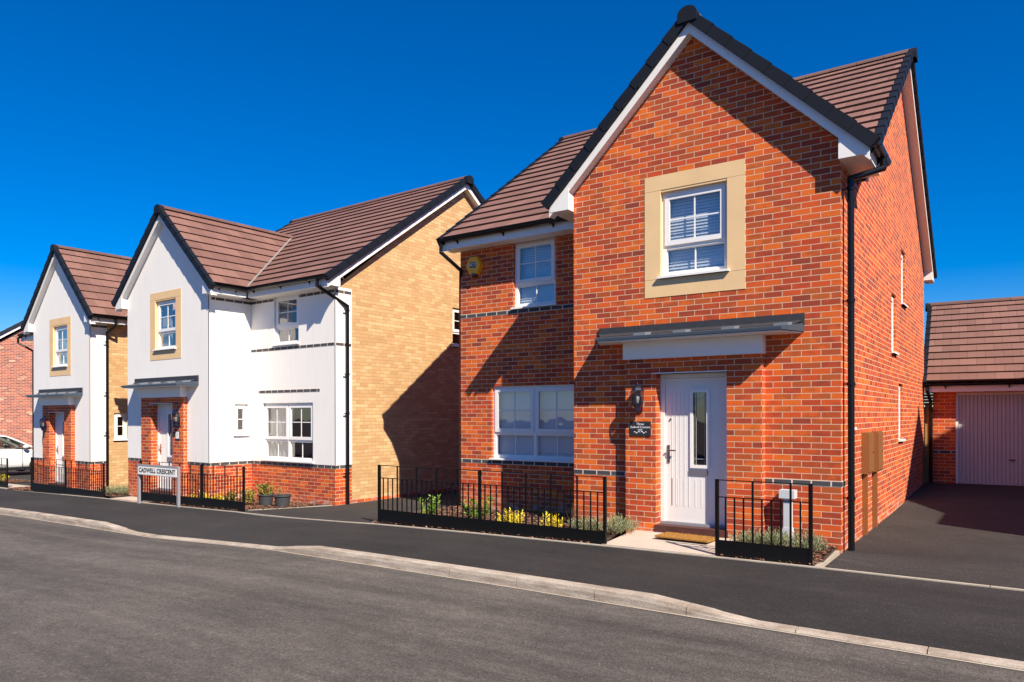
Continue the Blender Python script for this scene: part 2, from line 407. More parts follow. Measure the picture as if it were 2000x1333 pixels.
def front_door(house,pl,uc,zb,zt,w,hinge_right=True):
    """frame+slab, w = position of frame face"""
    a,b=uc-.485,uc+.485
    fr=MB(); f=.06
    pl.box(fr,a,a+f,zb,zt,w-.07,w); pl.box(fr,b-f,b,zb,zt,w-.07,w); pl.box(fr,a+f,b-f,zt-f,zt,w-.07,w)
    pl.box(fr,a-.06,b,zt,zt+.014,w-.07,w+.165)
    root=fr.obj('front_door_frame','white',house,bevel=.004)
    d=MB(); x0,x1,y0,y1=a+f+.004,b-f-.004,zb+.035,zt-f-.004; ws=w-.025
    g0,g1,h0,h1=uc-.04,uc+.17,zb+.80,zb+1.79
    for r in ((x0,g0,y0,y1),(g1,x1,y0,y1),(g0,g1,y0,h0),(g0,g1,h1,y1)): pl.box(d,*r,ws-.045,ws)
    slab=d.obj('front_door','door',house,bevel=.003)
    gv=MB()
    for (p0,p1,q0,q1) in ((x0+.09,g0-.05,zb+.25,zb+1.78),(x0+.09,x1-.09,zb+.25,zb+.62)):
        n=5 if p1-p0<.4 else 9
        for k in range(n):
            u=p0+(p1-p0)*k/(n-1); pl.box(gv,u-.0035,u+.0035,q0,q1,ws+.0005,ws+.0035)
    gv.obj('groove_bead','door',slab)
    gf=MB()
    for r in ((g0-.03,g0+.012,h0-.03,h1+.03),(g1-.012,g1+.03,h0-.03,h1+.03),(g0+.012,g1-.012,h0-.03,h0+.012),(g0+.012,g1-.012,h1-.012,h1+.03)): pl.box(gf,*r,ws+.001,ws+.018)
    gf.obj('glazing_frame','white',slab,bevel=.004)
    g=MB(); g.face([pl.p(g0,h0,ws-.02),pl.p(g1,h0,ws-.02),pl.p(g1,h1,ws-.02),pl.p(g0,h1,ws-.02)]); g.obj('door_pane','glass',slab)
    ld=MB()
    for u in (g0+.045,g1-.045): pl.box(ld,u-.004,u+.004,h0+.012,h1-.012,ws-.018,ws-.012)
    for z in (h0+.09,h1-.09): pl.box(ld,g0+.012,g1-.012,z-.004,z+.004,ws-.018,ws-.011)
    ld.obj('lead_strip','signgrey',slab)
    lp=MB(); pl.box(lp,uc-.085,uc+.17,zb+.675,zb+.745,ws+.001,ws+.014); lp.obj('letterbox','slot',slab,bevel=.004)
    h=MB(); hx=x0+.045; pl.box(h,hx-.018,hx+.018,zb+.83,zb+1.07,ws+.001,ws+.012); h.cyl(pl.p(hx,zb+1.0,ws+.01),pl.p(hx,zb+1.0,ws+.055),.011); h.cyl(pl.p(hx-.01,zb+1.0,ws+.055),pl.p(hx+.12,zb+.997,ws+.05),.010)
    h.obj('door_handle','chrome',slab)
    k=MB(); k.cyl(pl.p(x0+.075,zb+1.42,ws),pl.p(x0+.075,zb+1.42,ws+.014),.014); k.obj('spyhole','chrome',slab)
    th=MB(); pl.box(th,a+.01,b-.01,zb-.004,zb+.033,w-.09,w+.015); th.obj('threshold','signgrey',house)
    # dark hall behind the glass
    return slab
# ------------------------------------------------------------------ roofs
def course_plane(mb,lips,org,U,V,nrm,length,ranges,gauge=.335,lift=.040,vskip=0):
    """org: eave point; U unit along eave; V unit up slope; ranges(v)->list of (u0,u1)"""
    n=max(1,round(length/gauge)); g=length/n
    for i in range(n):
        v0,v1=i*g,(i+1)*g
        r0,r1=ranges(v0),ranges(v1)
        ra=ranges(v0+1e-4); rb=ranges(v1-1e-4)
        for (a0,b0),(a1,b1) in zip(ra,rb):
            if b0-a0<.01 and b1-a1<.01: continue
            j=R.uniform(-.002,.002)
            p=lambda u,v,h: org+U*u+V*v+nrm*h
            q=[p(a0,v0-.012,lift+j),p(b0,v0-.012,lift+j),p(b1,v1,.006),p(a1,v1,.006)]
            f=[(a0,i*.335+.004),(b0,i*.335+.004),(b1,(i+1)*.335),(a1,(i+1)*.335)]
            if (q[1]-q[0]).cross(q[2]-q[0]).dot(nrm)<0: q.reverse(); f.reverse()
            mb.face(q,f)
            mb.face([p(a0,v0-.012,lift+j),p(b0,v0-.012,lift+j),p(b0,v0-.012,-.006),p(a0,v0-.012,-.006)],[(0,0)]*4)  # lip takes the dark joint colour, painting in the shadow line under each course
def verge(hs,roof,A,B,out,wallgap=.16,gauge=.335,bh=.135,vt=.165):
    """A: lower end of barge bottom edge, B: upper end (both on the barge face plane); out: outward unit vector"""
    A,B,out=Vector(A),Vector(B),Vector(out)
    T=(B-A); Ln=T.length; T.normalize(); up=Vector((0,0,1))
    bb=MB(); bb.prism([A,B,B+up*bh,A+up*bh],-out*.022); bb.obj('bargeboard','whiteb',hs)
    sf=MB(); sf.face([A+up*.012-out*.022,B+up*.012-out*.022,B+up*.012-out*wallgap,A+up*.012-out*wallgap]); sf.obj('verge_soffit','whiteb',hs)
    n=max(1,round(Ln/gauge)); g=Ln/n
    vb=MB(); nn=out.cross(T); 
    if nn.z<0: nn=-nn
    for i in range(n):
        s=A+T*(i*g-.02)+up*bh; e=A+T*((i+1)*g+.03)+up*bh
        lo=.018; 
        # tapered unit: proud at its lower end
        h0,h1=vt*.80+.010,vt*.80-.004
        o0,o1=.058,.050
        P=[s+out*o0-nn*.0,e+out*o1,e+out*o1+nn*h1,s+out*o0+nn*h0]
        Q=[p-out*(.10) for p in P]
        q0=[P[0],P[1],P[2],P[3]]
        vb.face(P); vb.face(list(reversed(Q)))
        for k in range(4): vb.face([P[(k+1)%4],P[k],Q[k],Q[(k+1)%4]])
    vb.obj('verge_tile','verge',roof)
def ridge(roof,A,B,r=.112,cap_ends=(True,True),step=.45):
    A,B=Vector(A),Vector(B); d=(B-A); Ln=d.length; d.normalize(); side=d.cross(Vector((0,0,1)))
    n=max(1,round(Ln/step)); g=Ln/n; mb=MB()
    def arc(c,rr,k=8): return [c+side*(rr*math.cos(math.pi*i/k))+Vector((0,0,1))*(rr*math.sin(math.pi*i/k)*.8) for i in range(k+1)]
    for i in range(n):
        a0=arc(A+d*(i*g+.004),r+.004); a1=arc(A+d*((i+1)*g-.004),r)
        for k in range(len(a0)-1): mb.face([a0[k],a0[k+1],a1[k+1],a1[k]],[(i*.33,.1)]*4,smooth=True)
        mb.face(list(reversed(a0)),[(.1,.1)]*len(a0)); mb.face(a1,[(.1,.1)]*len(a1))
    mb.obj('ridge_tile','tile',roof)
    for e,(P,dd) in zip(cap_ends,((A,-d),(B,d))):
        if not e: continue
        cb=MB()
        a=arc(P-dd*.05-Vector((0,0,.02)),r+.02,10); b=arc(P+dd*.07-Vector((0,0,.02)),r+.02,10)
        for q in (a,b):
            lowq=[q[0]-Vector((0,0,.14)),q[-1]-Vector((0,0,.14))]
        a=[a[0]-Vector((0,0,.10))]+a+[a[-1]-Vector((0,0,.10))]; b=[b[0]-Vector((0,0,.10))]+b+[b[-1]-Vector((0,0,.10))]
        for k in range(len(a)-1): cb.face([a[k],a[k+1],b[k+1],b[k]],smooth=True)
        cb.face(b); cb.face(list(reversed(a))); cb.obj('ridge_end_cap','verge',roof)

def gutter(hs,A,B,out,r=.055,brackets=True):
    A,B,out=Vector(A),Vector(B),Vector(out); mb=MB(); k=7
    def arc(c,rr): return [c+out*(rr*math.cos(math.pi*i/k))-Vector((0,0,1))*(rr*math.sin(math.pi*i/k)) for i in range(k+1)]
    a,b=arc(A,r),arc(B,r); a2,b2=arc(A,r-.006),arc(B,r-.006)
    for i in range(k):
        mb.face([a[i],a[i+1],b[i+1],b[i]],smooth=True); mb.face([a2[i+1],a2[i],b2[i],b2[i+1]],smooth=True)
    mb.face(a); mb.face(list(reversed(b)))
    Ln=(B-A).length; d=(B-A).normalized()
    n=max(2,int(Ln/.9))
    if brackets:
        for i in range(n):
            c=A+d*(Ln*(i+.35)/n); a=arc(c-d*.02,r+.008); b=arc(c+d*.02,r+.008)
            for q in range(k): mb.face([a[q],a[q+1],b[q+1],b[q]])
            mb.prism([c-out*.062+Vector((0,0,-.0)),c-out*.062+Vector((0,0,-.11)),c+out*.0+Vector((0,0,-.05))],d*.02)
    return mb.obj('gutter','black',hs)
def pipe(hs,pts,r=.034,clips=()):
    mb=MB()
    pts=[Vector(p) for p in pts]
    for a,b in zip(pts[:-1],pts[1:]): mb.cyl(a,b,r,n=14)
    for p in pts[1:-1]:
        mb.lathe(p,[(0.001,-r*1.12),(r*.8,-r*.8),(r*1.15,0),(r*.8,r*.8),(.001,r*1.12)],12)
    for (z,dirn) in clips:
        p=pts[-1] if pts[-1].z<z else pts[0]
        c=Vector((p.x,p.y,z)); mb.cyl(c-Vector((0,0,.02)),c+Vector((0,0,.02)),r+.009,n=14)
        q=Vector(dirn); mb.obox(c-Vector((.012,.012,.008)),Vector((.024,0,0)) if abs(q.y)>0 else Vector((q.x*.09,0,0)),Vector((0,q.y*.09,0)) if abs(q.y)>0 else Vector((0,.024,0)),(0,0,.016))
    return mb.obj('downpipe','black',hs)
def canopy(house,pl,uc,zt,w=0,dz=0):
    """flat grey canopy; zt: top of flashing"""
    a=MB(); b0,b1=uc-1.405,uc+1.405; f0,f1=uc-1.245,uc+1.245; dep=.43
    zf=zt-.185; zb=zt-.12
    # roof slab (trapezoid in plan, sloping to the front)
    top=[pl.p(b0,zb,w),pl.p(b1,zb,w),pl.p(f1,zf,w+dep),pl.p(f0,zf,w+dep)]
    bot=[p-Vector((0,0,.036)) for p in top]; bot[0].z=bot[1].z=zf-.036; 
    a.face(top); a.face(list(reversed(bot)))
    for i in range(4): a.face([bot[i],bot[(i+1)%4],top[(i+1)%4],top[i]])
    root=a.obj('door_canopy','grp',house)
    fl=MB(); fl.obox(pl.p(uc-1.39,zb-.01,w+.001),pl.u*2.80,pl.n*.03,(0,0,zt-zb+.01)); fl.face([pl.p(uc-1.39,zb+.035,w+.031),pl.p(uc+1.39,zb+.035,w+.031),pl.p(uc+1.33,zb-.012,w+.11),pl.p(uc-1.33,zb-.012,w+.11)])
    fl.obj('flashing','lead',root)
    for k,u in enumerate((-.72,-.16,.48,1.12)):
        tb=MB(); p=pl.p(uc+u,zb-.02,w+.12); tb.obox(p,pl.u*.17,pl.n*.19+Vector((0,0,-.025)),(0,0,.03)); tb.obj('lead_clip','leadtab',root)
    so=MB(); 
    q=[pl.p(b0+.03,zf-.040,w+.002),pl.p(b1-.03,zf-.040,w+.002),pl.p(f1-.03,zf-.040,w+dep-.03),pl.p(f0+.03,zf-.040,w+dep-.03)]
    so.prism(q,(0,0,-.018)); so.obj('canopy_soffit','whiteb',root); so=MB(); pl.box(so,uc-.945,uc+.945,zt-.475,zf-.060,w+.002,w+.172)
    so.obj('canopy_beam','whiteb',root,bevel=.003)
    return root
def surround(house,pl,uc,ztop,zdoor,zbase,w=0,mat='brick'):
    """projecting brick door surround with opening"""
    mb=MB(); a,b=uc-.932,uc+.932; o=(uc-.485,uc+.485,zbase,zdoor)
    wallrect(mb,pl,a,b,zbase,ztop,[o],w+.1125)
    P=pl.p
    mb.face([P(a,zbase,w),P(a,zbase,w+.1125),P(a,ztop,w+.1125),P(a,ztop,w)])
    mb.face([P(b,zbase,w+.1125),P(b,zbase,w),P(b,ztop,w),P(b,ztop,w+.1125)])
    reveal(mb,pl,o,.22,w+.1125,bottom=False)
    return mb.obj('door_surround',mat,house)
# ------------------------------------------------------------------ house
def house(name,label,origin,rz,c,group=None):
    H=thing(name,label,'house',origin,rz,group)
    XL,XR,(g0,g1),D,DEP=c['XL'],c['XR'],c['g'],c['D'],c['DEP']
    zb=c['zb']; gc=(g0+g1)/2; gbot=c.get('base',-.45)
    apexlow=c['apex']-.31; wallm,plm,sidem=c['wall'],c['plinth'],c['side']
    pz=.825 if c['rendered'] else None
    ra=c.get('frontroof',False)
    FR=Plane((0,0,0),(1,0,0),(0,-1,0)); GF=Plane((0,-D,0),(1,0,0),(0,-1,0))
    RS=Plane((XR,0,0),(0,1,0),(1,0,0)); LS=Plane((XL,0,0),(0,1,0),(-1,0,0)); BK=Plane((0,DEP,0),(1,0,0),(0,1,0))
    hs=c['hs']  # opening data
    up=MB(); lo=MB(); sd=MB(); bands=MB(); wm=0
    zp=.825; WZ=zb+.02
    def seg(pl,u0,u1,z1,ops=(),rd=.1):
        ops=list(ops)
        if c['rendered']:
            wallrect(lo,pl,u0,u1,gbot,zp,ops); wallrect(up,pl,u0,u1,zp,z1,ops,.012)
            # drip at base of render
            up.face([pl.p(u0,zp,0),pl.p(u1,zp,0),pl.p(u1,zp,.012),pl.p(u0,zp,.012)])
            for o in ops:
                if len(o)>4: continue
                reveal(up,pl,o,rd+.012,.012)
        else:
            wallrect(lo,pl,u0,u1,gbot,z1,ops)
            for o in ops:
                if len(o)>4: continue
                reveal(lo,pl,o,rd)
    wo=.012 if c['rendered'] else 0
    # gable front
    stone=(gc-.69,gc+.69,hs['st'][0],hs['st'][1]); sop=(gc-.458,gc+.458,hs['so'][0],hs['so'][1])
    door=(gc-.485,gc+.485,gbot,hs['door'],1)
    sop5=(gc-.69,gc+.69,hs['st'][0],hs['st'][1],1)
    sur=(gc-.93,gc+.93,gbot,hs['sur'],1)
    seg(GF,g0,g1,zb+.25,[sop5,sur] if True else [])
    m=(apexlow-(zb+.25))/((g1-g0)/2)
    wallpoly(up if c['rendered'] else lo,GF,[(g0,zb+.25),(g1,zb+.25),(gc,apexlow+.05)],wo)
    # front section
    fr_ops=[o for o in c['fwin']]
    if g0>XL+.01: seg(FR,XL,g0,WZ,[o[:4] for o in fr_ops])
    if g1<XR-.01: seg(FR,g1,XR,WZ,[o[:4] for o in fr_ops])
    # gable returns / sides
    innerX=g0 if g0>XL+.01 else g1
    if not ra:
        s=-1 if innerX==g0 else 1
        IN=Plane((innerX,0,0),(0,1,0),(s,0,0)); seg(IN,-D,0,zb+.02,[o[:4] for o in c.get('rwin',[])])
    else: IN=None
    for pl,X,gs in ((RS,XR,g1),(LS,XL,g0)):
        y0=-D if abs(gs-X)<.01 else 0
        q=c['quoin'] if c['rendered'] else 0
        ops=[o[:4] for o in c.get('swin',[])] if pl is RS else []
        if q: seg(pl,y0,y0+q,zb+.02 if not ra else zb+.02)
        tgt=sd
        wallrect(tgt,pl,y0+q,DEP,gbot,zb+.02,ops)
        for o in ops: reveal(tgt,pl,o,.1)
        if not ra:
            ym=DEP/2; zz=c['rz']-.30
            # gable triangle of the main roof
            wallpoly(tgt,pl,[(0,zb+.02),(DEP,zb+.02),(ym,zz)])
    wallrect(sd,BK,XL,XR,gbot,zb+.02)
    if ra: wallpoly(sd,BK,[(g0,zb+.02),(g1,zb+.02),(gc,apexlow)])
    for q in comps(lo): q.obj('brick_wall',plm,H)
    if up.f: up.obj('rendered_wall','render',H)
    sd.obj('side_wall',sidem,H)
    # stone window surround
    a,b,z0,z1=stone; oa,ob,oz0,oz1=sop
    for i,r in enumerate(((a,b,oz1+.03,z1),(a,b,z0,oz0-.004),(a,oa,oz0,oz1+.026),(ob,b,oz0,oz1+.026))):
        st=MB(); GF.box(st,r[0],r[1],r[2],r[3],-.12,wo+.006)
        if i==0: GF.box(st,oa,ob,oz1,oz1+.03,-.12,wo+.0)
        st.obj(('stone_lintel','stone_sill','stone_jamb','stone_jamb')[i],'stone',H,bevel=.003)
    window(H,GF,sop,'single',wo,rec=.105,blind=c.get('blind'),curtain=c.get('curtain',False),sillout=.05)
    for o in fr_ops: window(H,FR,o[:4],o[4],wo,rec=.095,blind=c.get('blind'),curtain=c.get('curtain',False))
    for o in c.get('rwin',[]): window(H,IN,o[:4],'single',wo,rec=.1,plain_=True)
    for o in c.get('swin',[]): window(H,RS,o[:4],'single',0,rec=.1,plain_=(o[1]-o[0])<.7)
    # bands
    for (pn,u0,u1,z) in c['bands']:
        pl={'F':FR,'G':GF,'R':RS,'I':IN,'L':LS}[pn]
        bands=MB(); pl.box(bands,u0,u1,z-.07,z-.005,-.01,wo+.004 if z>.9 else .004)
        for q in range(len(bands.f)): bands.uv[q]=[((Vector(bands.v[k])-pl.o).dot(pl.u)+(.1125 if z>3 else 0)+.225*40,bands.v[k][2]-(z-.075)+.075*20) for k in bands.f[q]]
        bands.obj('blue_brick_band','blue',H)
    # door set
    surround(H,GF,gc,hs['sur'],hs['door'],gbot,0)
    front_door(H,GF,gc,hs['dz'],hs['door'],-.05)
    canopy(H,GF,gc,hs['can'],wo)
    stp=MB(); GF.box(stp,gc-.50,gc+.50,gbot,hs['dz']-.005,-.1,.125); stp.obj('door_step','step',H,bevel=.006)
    # interior
    it=MB(); 
    it.box(XL+.05,XR-.05,1.5,1.6,gbot,zb-.1); it.box(XL+.05,XR-.05,.12,1.5,2.55,2.62)
    it.box(g0+.1,g1-.1,-D+.2,-.05,2.42,2.5)
    it.obj('interior_wall','ply',H)
    # ---------------- roof
    roof=MB(); TO=.27 # tile surface above barge lower line
    oh=.33
    me_=-.325; mr=DEP/2; ze=zb+.2; mm=(c['rz']-.09-ze)/(mr-me_)
    gz=apexlow+TO  # gable ridge line of tile plane
    mg=m
    gyf=-D-.13
    vx=.19
    def mainz(y): return ze+mm*(y-me_)
    tiles=MB()
    if not ra:
        cs=1/math.sqrt(1+mm*mm); V=Vector((0,cs,mm*cs)); nrm=Vector((0,-mm*cs,cs)); Ln=(mr-me_)/cs
        ULO,UHI=XL-vx,XR+vx
        def rng(v):
            z=ze+mm*v*cs
            if z>=gz: return [(ULO,gc),(gc,UHI)]
            dx=(gz-z)/mg
            out=[]
            out.append((ULO,max(ULO,min(UHI,gc-dx)))); out.append((min(UHI,max(ULO,gc+dx)),UHI))
            return out
        course_plane(tiles,None,Vector((0,me_,ze)),Vector((1,0,0)),V,nrm,Ln,rng)
        nb=Vector((0,mm*cs,cs)); Vb=Vector((0,-cs,mm*cs))
        course_plane(tiles,None,Vector((0,2*mr-me_,ze)),Vector((1,0,0)),Vb,nb,Ln,lambda v:[(ULO,UHI)])
        yint=me_+(gz-ze)/mm
    else: yint=DEP+.2
    # gable slopes
    cg=1/math.sqrt(1+mg*mg); half=(g1-g0)/2+oh+.0; Lg=half/cg
    for s in (-1,1):
        xe=gc+s*half; zeg=gz-mg*half
        V=Vector((-s*cg,0,mg*cg)); nrm=Vector((s*mg*cg,0,cg))
        def rngg(v):
            z=zeg+mg*v*cg
            if ra: return [(gyf,DEP+.2)]
            return [(gyf,max(gyf+.3,me_+(z-ze)/mm))]
        course_plane(tiles,None,Vector((xe,0,zeg)),Vector((0,1,0)),V,nrm,Lg,rngg)
    rf=tiles.obj('roof','tile',H)
    if not ra:
        # valleys
        vl=MB()
        for s in (-1,1):
            dx=(gz-ze)/mg; 
            p0=Vector((gc,yint,gz+.045)); p1=Vector((gc+s*min(dx,half),me_ if dx<=half else me_+(gz-mg*half-ze)/mm,ze+.045 if dx<=half else gz-mg*half+.045))
            d=(p1-p0).normalized(); sd_=d.cross(Vector((0,0,1))).normalized()*.026
            vl.prism([p0-sd_,p0+sd_,p1+sd_,p1-sd_],(0,0,.012))
        vl.obj('valley','valley',rf)
        ridge(rf,(XL-vx-.02,mr,mainz(mr)-.03),(XR+vx+.02,mr,mainz(mr)-.03))
    ridge(rf,(gc,gyf-.02,gz-.03),(gc,(yint+.1) if not ra else DEP+.2,gz-.03),cap_ends=(True,False))
    # soffit/fascia boxes on front & gable sides
    class FX:
        def __getattr__(s,k):
            def f(*a):
                m_=MB(); getattr(m_,k)(*a); m_.obj('fascia_board' if k=='box' else 'eaves_box_end','whiteb',H)
            return f
    fx=FX()
    bxw=.31
    def fasc(x0,x1,y0,y1): fx.box(x0,x1,y0,y1,zb,zb+.17)
    # gable barge
    for s in (-1,1):
        gx=g0 if s<0 else g1
        A=(gx,-D-.15,zb+.25); B=(gc,-D-.15,apexlow)
        # continue the barge down to the box end
        A2=(gx+s*.30,-D-.15,zb+.25-mg*.30)
        verge(H,rf,(gx+s*(half-(g1-g0)/2),-D-.15,zb+.25-mg*oh),B,(0,-1,0),wallgap=.15)
        # box end
        x0,x1=gx,gx+s*bxw
        yb=me_+.0 if not ra else DEP
        if abs(gx-(XR if s>0 else XL))<.01 and not ra: yb=-.34
        poly=[(x0,-D-.155,zb),(x1,-D-.155,zb),(x1,-D-.155,zb+.17),(x0,-D-.155,zb+.25+.06)]
        fx.prism(poly,(0,.16,0))
        fx.box(min(x0,x1),max(x0,x1),-D+.005,yb,zb,zb+.16)
        ge=zb+.17
        gutter(H,(x1+s*.058,-D-.10,ge+.0),(x1+s*.058,yb-.02 if abs(gx-innerX)<.01 and not ra else yb+.06,ge+.0),(s,0,0),r=.062)
    if not ra:
        # front eave of the main section
        a,b=(XL,g0-bxw) if g0>XL+.01 else (g1+bxw,XR)
        fx.box(a,b,me_+.03,0-.0,zb,zb+.17)
        gutter(H,(a-.18 if g0>XL+.01 else a-.1,me_-.03,zb+.175),(b+.1 if g0>XL+.01 else b+.18,me_-.03,zb+.175),(0,-1,0))
        fx.box(XL,XR,DEP+.001,DEP+.3,zb,zb+.17)
        for s,X in ((-1,XL),(1,XR)):
            xb=X+s*.17; low=zb+.01
            sl=(c['rz']-.09-.30-low)/(mr-0)
            for (ya,yb2,sg) in ((me_,mr,1),(2*mr-me_,mr,-1)):
                A=(xb,ya,mainz(me_)-TO+.02); B=(xb,mr,mainz(mr)-TO+.02)
                verge(H,rf,A,B,(s,0,0),wallgap=.17)
            # box ends
            for ya,yb2 in ((me_+.03,0.0),(DEP,DEP+.3)):
                if abs((g1 if s>0 else g0)-X)<.01 and ya<1: continue
                t0,t1=[mainz(min(q,2*mr-q))-.02 for q in (ya,yb2)]; fx.prism([(X,ya,zb),(X,yb2,zb),(X,yb2,t1),(X,ya,t0)],(s*.166,0,0))
    return H
# =================================================================== HOUSES
HS1=dict(st=(3.22,4.875),so=(3.465,4.645),door=2.17,sur=2.38,dz=.135,can=2.85)
cfg1=dict(XL=-6.67,XR=0,g=(-3.64,0),D=1.125,DEP=8.145,zb=4.60,apex=6.93,rz=8.06,wall='brick',plinth='brick',side='brick',rendered=False,hs=HS1,
  fwin=[(-5.96,-4.20,.825,2.125,'double'),(-5.49,-4.636,3.45,4.61,'single')],rwin=[],quoin=0,
  swin=[(3.06,3.62,2.63,3.65),(4.30,4.88,3.59,4.60),(3.92,4.48,1.14,2.16)],base=-.4,blind=1.18,
  bands=[('F',-6.67,-3.64,.825),('F',-6.67,-3.64,3.45),('G',-3.64,-2.752,.825),('G',-.888,0.003,.825),('R',-1.128,-.90,.825)])
H1=house('brick_house','red brick house with gabled front, stone framed upper window and white door',(0,1.125,0),0,cfg1)
a2=rad(-1.644); O2=(-9.8545,.9645,-.247)
HS2=dict(st=(3.17,4.76),so=(3.39,4.555),door=2.13,sur=2.28,dz=.12,can=2.755)
cfg2=dict(XL=-6.5,XR=0,g=(-6.5,-2.918),D=1.05,DEP=8.1,zb=4.50,apex=6.72,rz=7.86,wall='render',plinth='brick',side='buff',rendered=True,hs=HS2,
  fwin=[(-2.46,-.70,.845,2.135,'double'),(-2.045,-1.178,3.40,4.49,'single')],rwin=[(-.44,-.09,1.40,2.12,'single')],quoin=.44,
  swin=[(3.68,4.6,3.55,4.53)],base=-.45,curtain=True,
  bands=[('F',-2.918,.012,.825),('G',-6.5,-5.64,.825),('G',-3.78,-2.918,.825),('I',-1.05,0,.825),('R',-.004,.44,.825),
         ('F',-2.90,.012,3.375),('R',-.012,.42,3.375),('F',-2.62,-.48,2.43),('F',-2.90,-2.06,4.47),('F',-1.165,.012,4.47),('R',-.012,.42,4.47),('I',-1.0,-.01,4.47)])
H2=house('rendered_house','white rendered house with buff brick side wall and brown roof, beside the street name sign',O2,a2,cfg2)
rb=MB(); Plane((0,0,0),(0,1,0),(1,0,0)).box(rb,.44,8.1,-.45,.082,-.01,.004); rb.obj('brick_plinth','brick',H2)
# third house, same type as the first but rendered
a3=-.0267; O3f=Vector((-18.975,.422,-.462)); O3=O3f+Vector((-math.sin(a3)*1.125,math.cos(a3)*1.125,0))
cfg3=dict(XL=-6.67,XR=0,g=(-3.64,0),D=1.125,DEP=8.145,zb=4.60,apex=6.93,rz=8.0,wall='render',plinth='brick',side='buff',rendered=True,hs=HS1,
  fwin=[],rwin=[],quoin=.44,swin=[(-.495,-.13,1.38,2.15)],base=-.3,curtain=True,
  bands=[('G',-3.64,-2.75,.825),('G',-.89,.002,.825),('R',-1.13,-.69,.825),('R',-1.1,-.69,4.56)])
H3=house('rendered_house','far white rendered house with steep gable, partly hidden behind the middle house',tuple(O3),a3,cfg3)
pipe(H3,[(-6.85,-.40,4.70),(-6.85,-.40,4.52),(-6.60,-.04,4.25),(-6.60,-.04,-.2)],.034)
ae=MB(); ae.cyl((-6.0,4.07,7.9),(-6.0,4.07,8.9),.012); ae.cyl((-6.6,4.07,8.75),(-5.6,4.07,8.85),.008)
ae.obj('aerial','signgrey',H3)
# gutters' downpipes
pipe(H1,[(.38,-.62,4.74),(.38,-.62,4.60),(.09,-1.03,4.42),(.09,-1.03,-.02)],.038,[(z,(-1,0,0)) for z in (4.30,2.97,1.98,.62)])
pipe(H1,[(-6.83,-.36,4.70),(-6.83,-.36,4.55),(-6.62,-.05,4.25),(-6.62,-.06,4.2)][:3]+[(-6.76,.12,4.0),(-6.76,.12,-.2)],.034)
pipe(H2,[(-.12,-.36,4.63),(-.12,-.36,4.50),(.07,.27,4.14),(.07,.27,-.02)],.036,[(z,(0,-1,0)) for z in (4.05,2.72,1.9,.65)])
pipe(H3,[(.37,-.62,4.72),(.37,-.62,4.55),(.09,-.72,4.35),(.09,-.72,-.2)],.036,[(z,(0,-1,0)) for z in (4.1,2.7,1.6)])
# ---------------- red mottled house far left
from math import cos,sin
CAM=Vector((1.71577535,-9.31874219,1.6203)); yw=.6064
def c2w(Rr,F): return Vector((CAM.x+Rr*cos(yw)-F*sin(yw),CAM.y+Rr*sin(yw)+F*cos(yw)))

H4=thing('brick_house','mottled red brick house at the far left behind the parked white car','house',(-36.586,5.372,-.6),rad(-26.3))
def simple_house(H,XL,XR,Y0,Y1,ze,zr,mat,wins=()):
    """plain gabled block; ridge along x; ze barge low at eave wall, zr top of ridge"""
    wb=MB(); ym=(Y0+Y1)/2
    RS=Plane((XR,0,0),(0,1,0),(1,0,0)); LS=Plane((XL,0,0),(0,1,0),(-1,0,0)); FR=Plane((0,Y0,0),(1,0,0),(0,-1,0)); BK=Plane((0,Y1,0),(1,0,0),(0,1,0))
    wallrect(wb,FR,XL,XR,-.6,ze+.02,[w[:4] for w in wins]); wallrect(wb,BK,XL,XR,-.6,ze+.02)
    for w in wins: reveal(wb,FR,w[:4],.1)
    for pl in (RS,LS):
        wallrect(wb,pl,Y0,Y1,-.6,ze); wallpoly(wb,pl,[(Y0,ze),(Y1,ze),(ym,zr-.33)])
    wb.obj('brick_wall',mat,H)
    for w in wins: window(H,FR,w[:4],w[4])
    oh=.33; mm=(zr-.09-ze-.2)/(ym-Y0+oh); cs=1/math.sqrt(1+mm*mm); t=MB(); z0=ze+.2
    for sg,yy in ((1,Y0-oh),(-1,Y1+oh)):
        course_plane(t,None,Vector((0,yy,z0)),Vector((1,0,0)),Vector((0,sg*cs,mm*cs)),Vector((0,-sg*mm*cs,cs)),(ym-Y0+oh)/cs,lambda v:[(XL-.19,XR+.19)])
    rf=t.obj('roof','tile',H); ridge(rf,(XL-.2,ym,zr-.12),(XR+.2,ym,zr-.12))
    for s,X in ((-1,XL),(1,XR)):
        for sg,yy in ((1,Y0-oh),(-1,Y1+oh)): verge(H,rf,(X+s*.17,yy,z0-.25),(X+s*.17,ym,zr-.09-.25),(s,0,0),wallgap=.17)
    fx=MB(); fx.box(XL-.15,XR+.15,Y0-.3,Y0,ze,ze+.17); fx.box(XL-.15,XR+.15,Y1,Y1+.3,ze,ze+.17); fx.obj('fascia_box','whiteb',H)
    gutter(H,(XL-.2,Y0-oh-.03,ze+.175),(XR+.2,Y0-oh-.03,ze+.175),(0,-1,0))
simple_house(H4,-7,0,-1.8,6.2,4.75,7.94,'brickold',[(-5.5,-3.8,.9,2.1,'double'),(-5.3,-4.4,3.5,4.5,'single')])
# house to the right of the frame: casts the shadow over the drive and garage
H0=thing('brick_house','red brick house right of the driveway, outside the frame, whose shadow crosses the garage','house',(6.1,1.03,0),0)
simple_house(H0,0,6.5,0,8.15,4.62,8.15,'brick',[(1,2.7,.9,2.1,'double'),(1.2,2.1,3.5,4.5,'single')])
b0=MB(); b0.box(-.95,-.0,-.33,1.2,-.3,4.80); b0.obj('shadow_block','brick',H0)  # added unseen block, shaped only to fill out this house's cast shadow
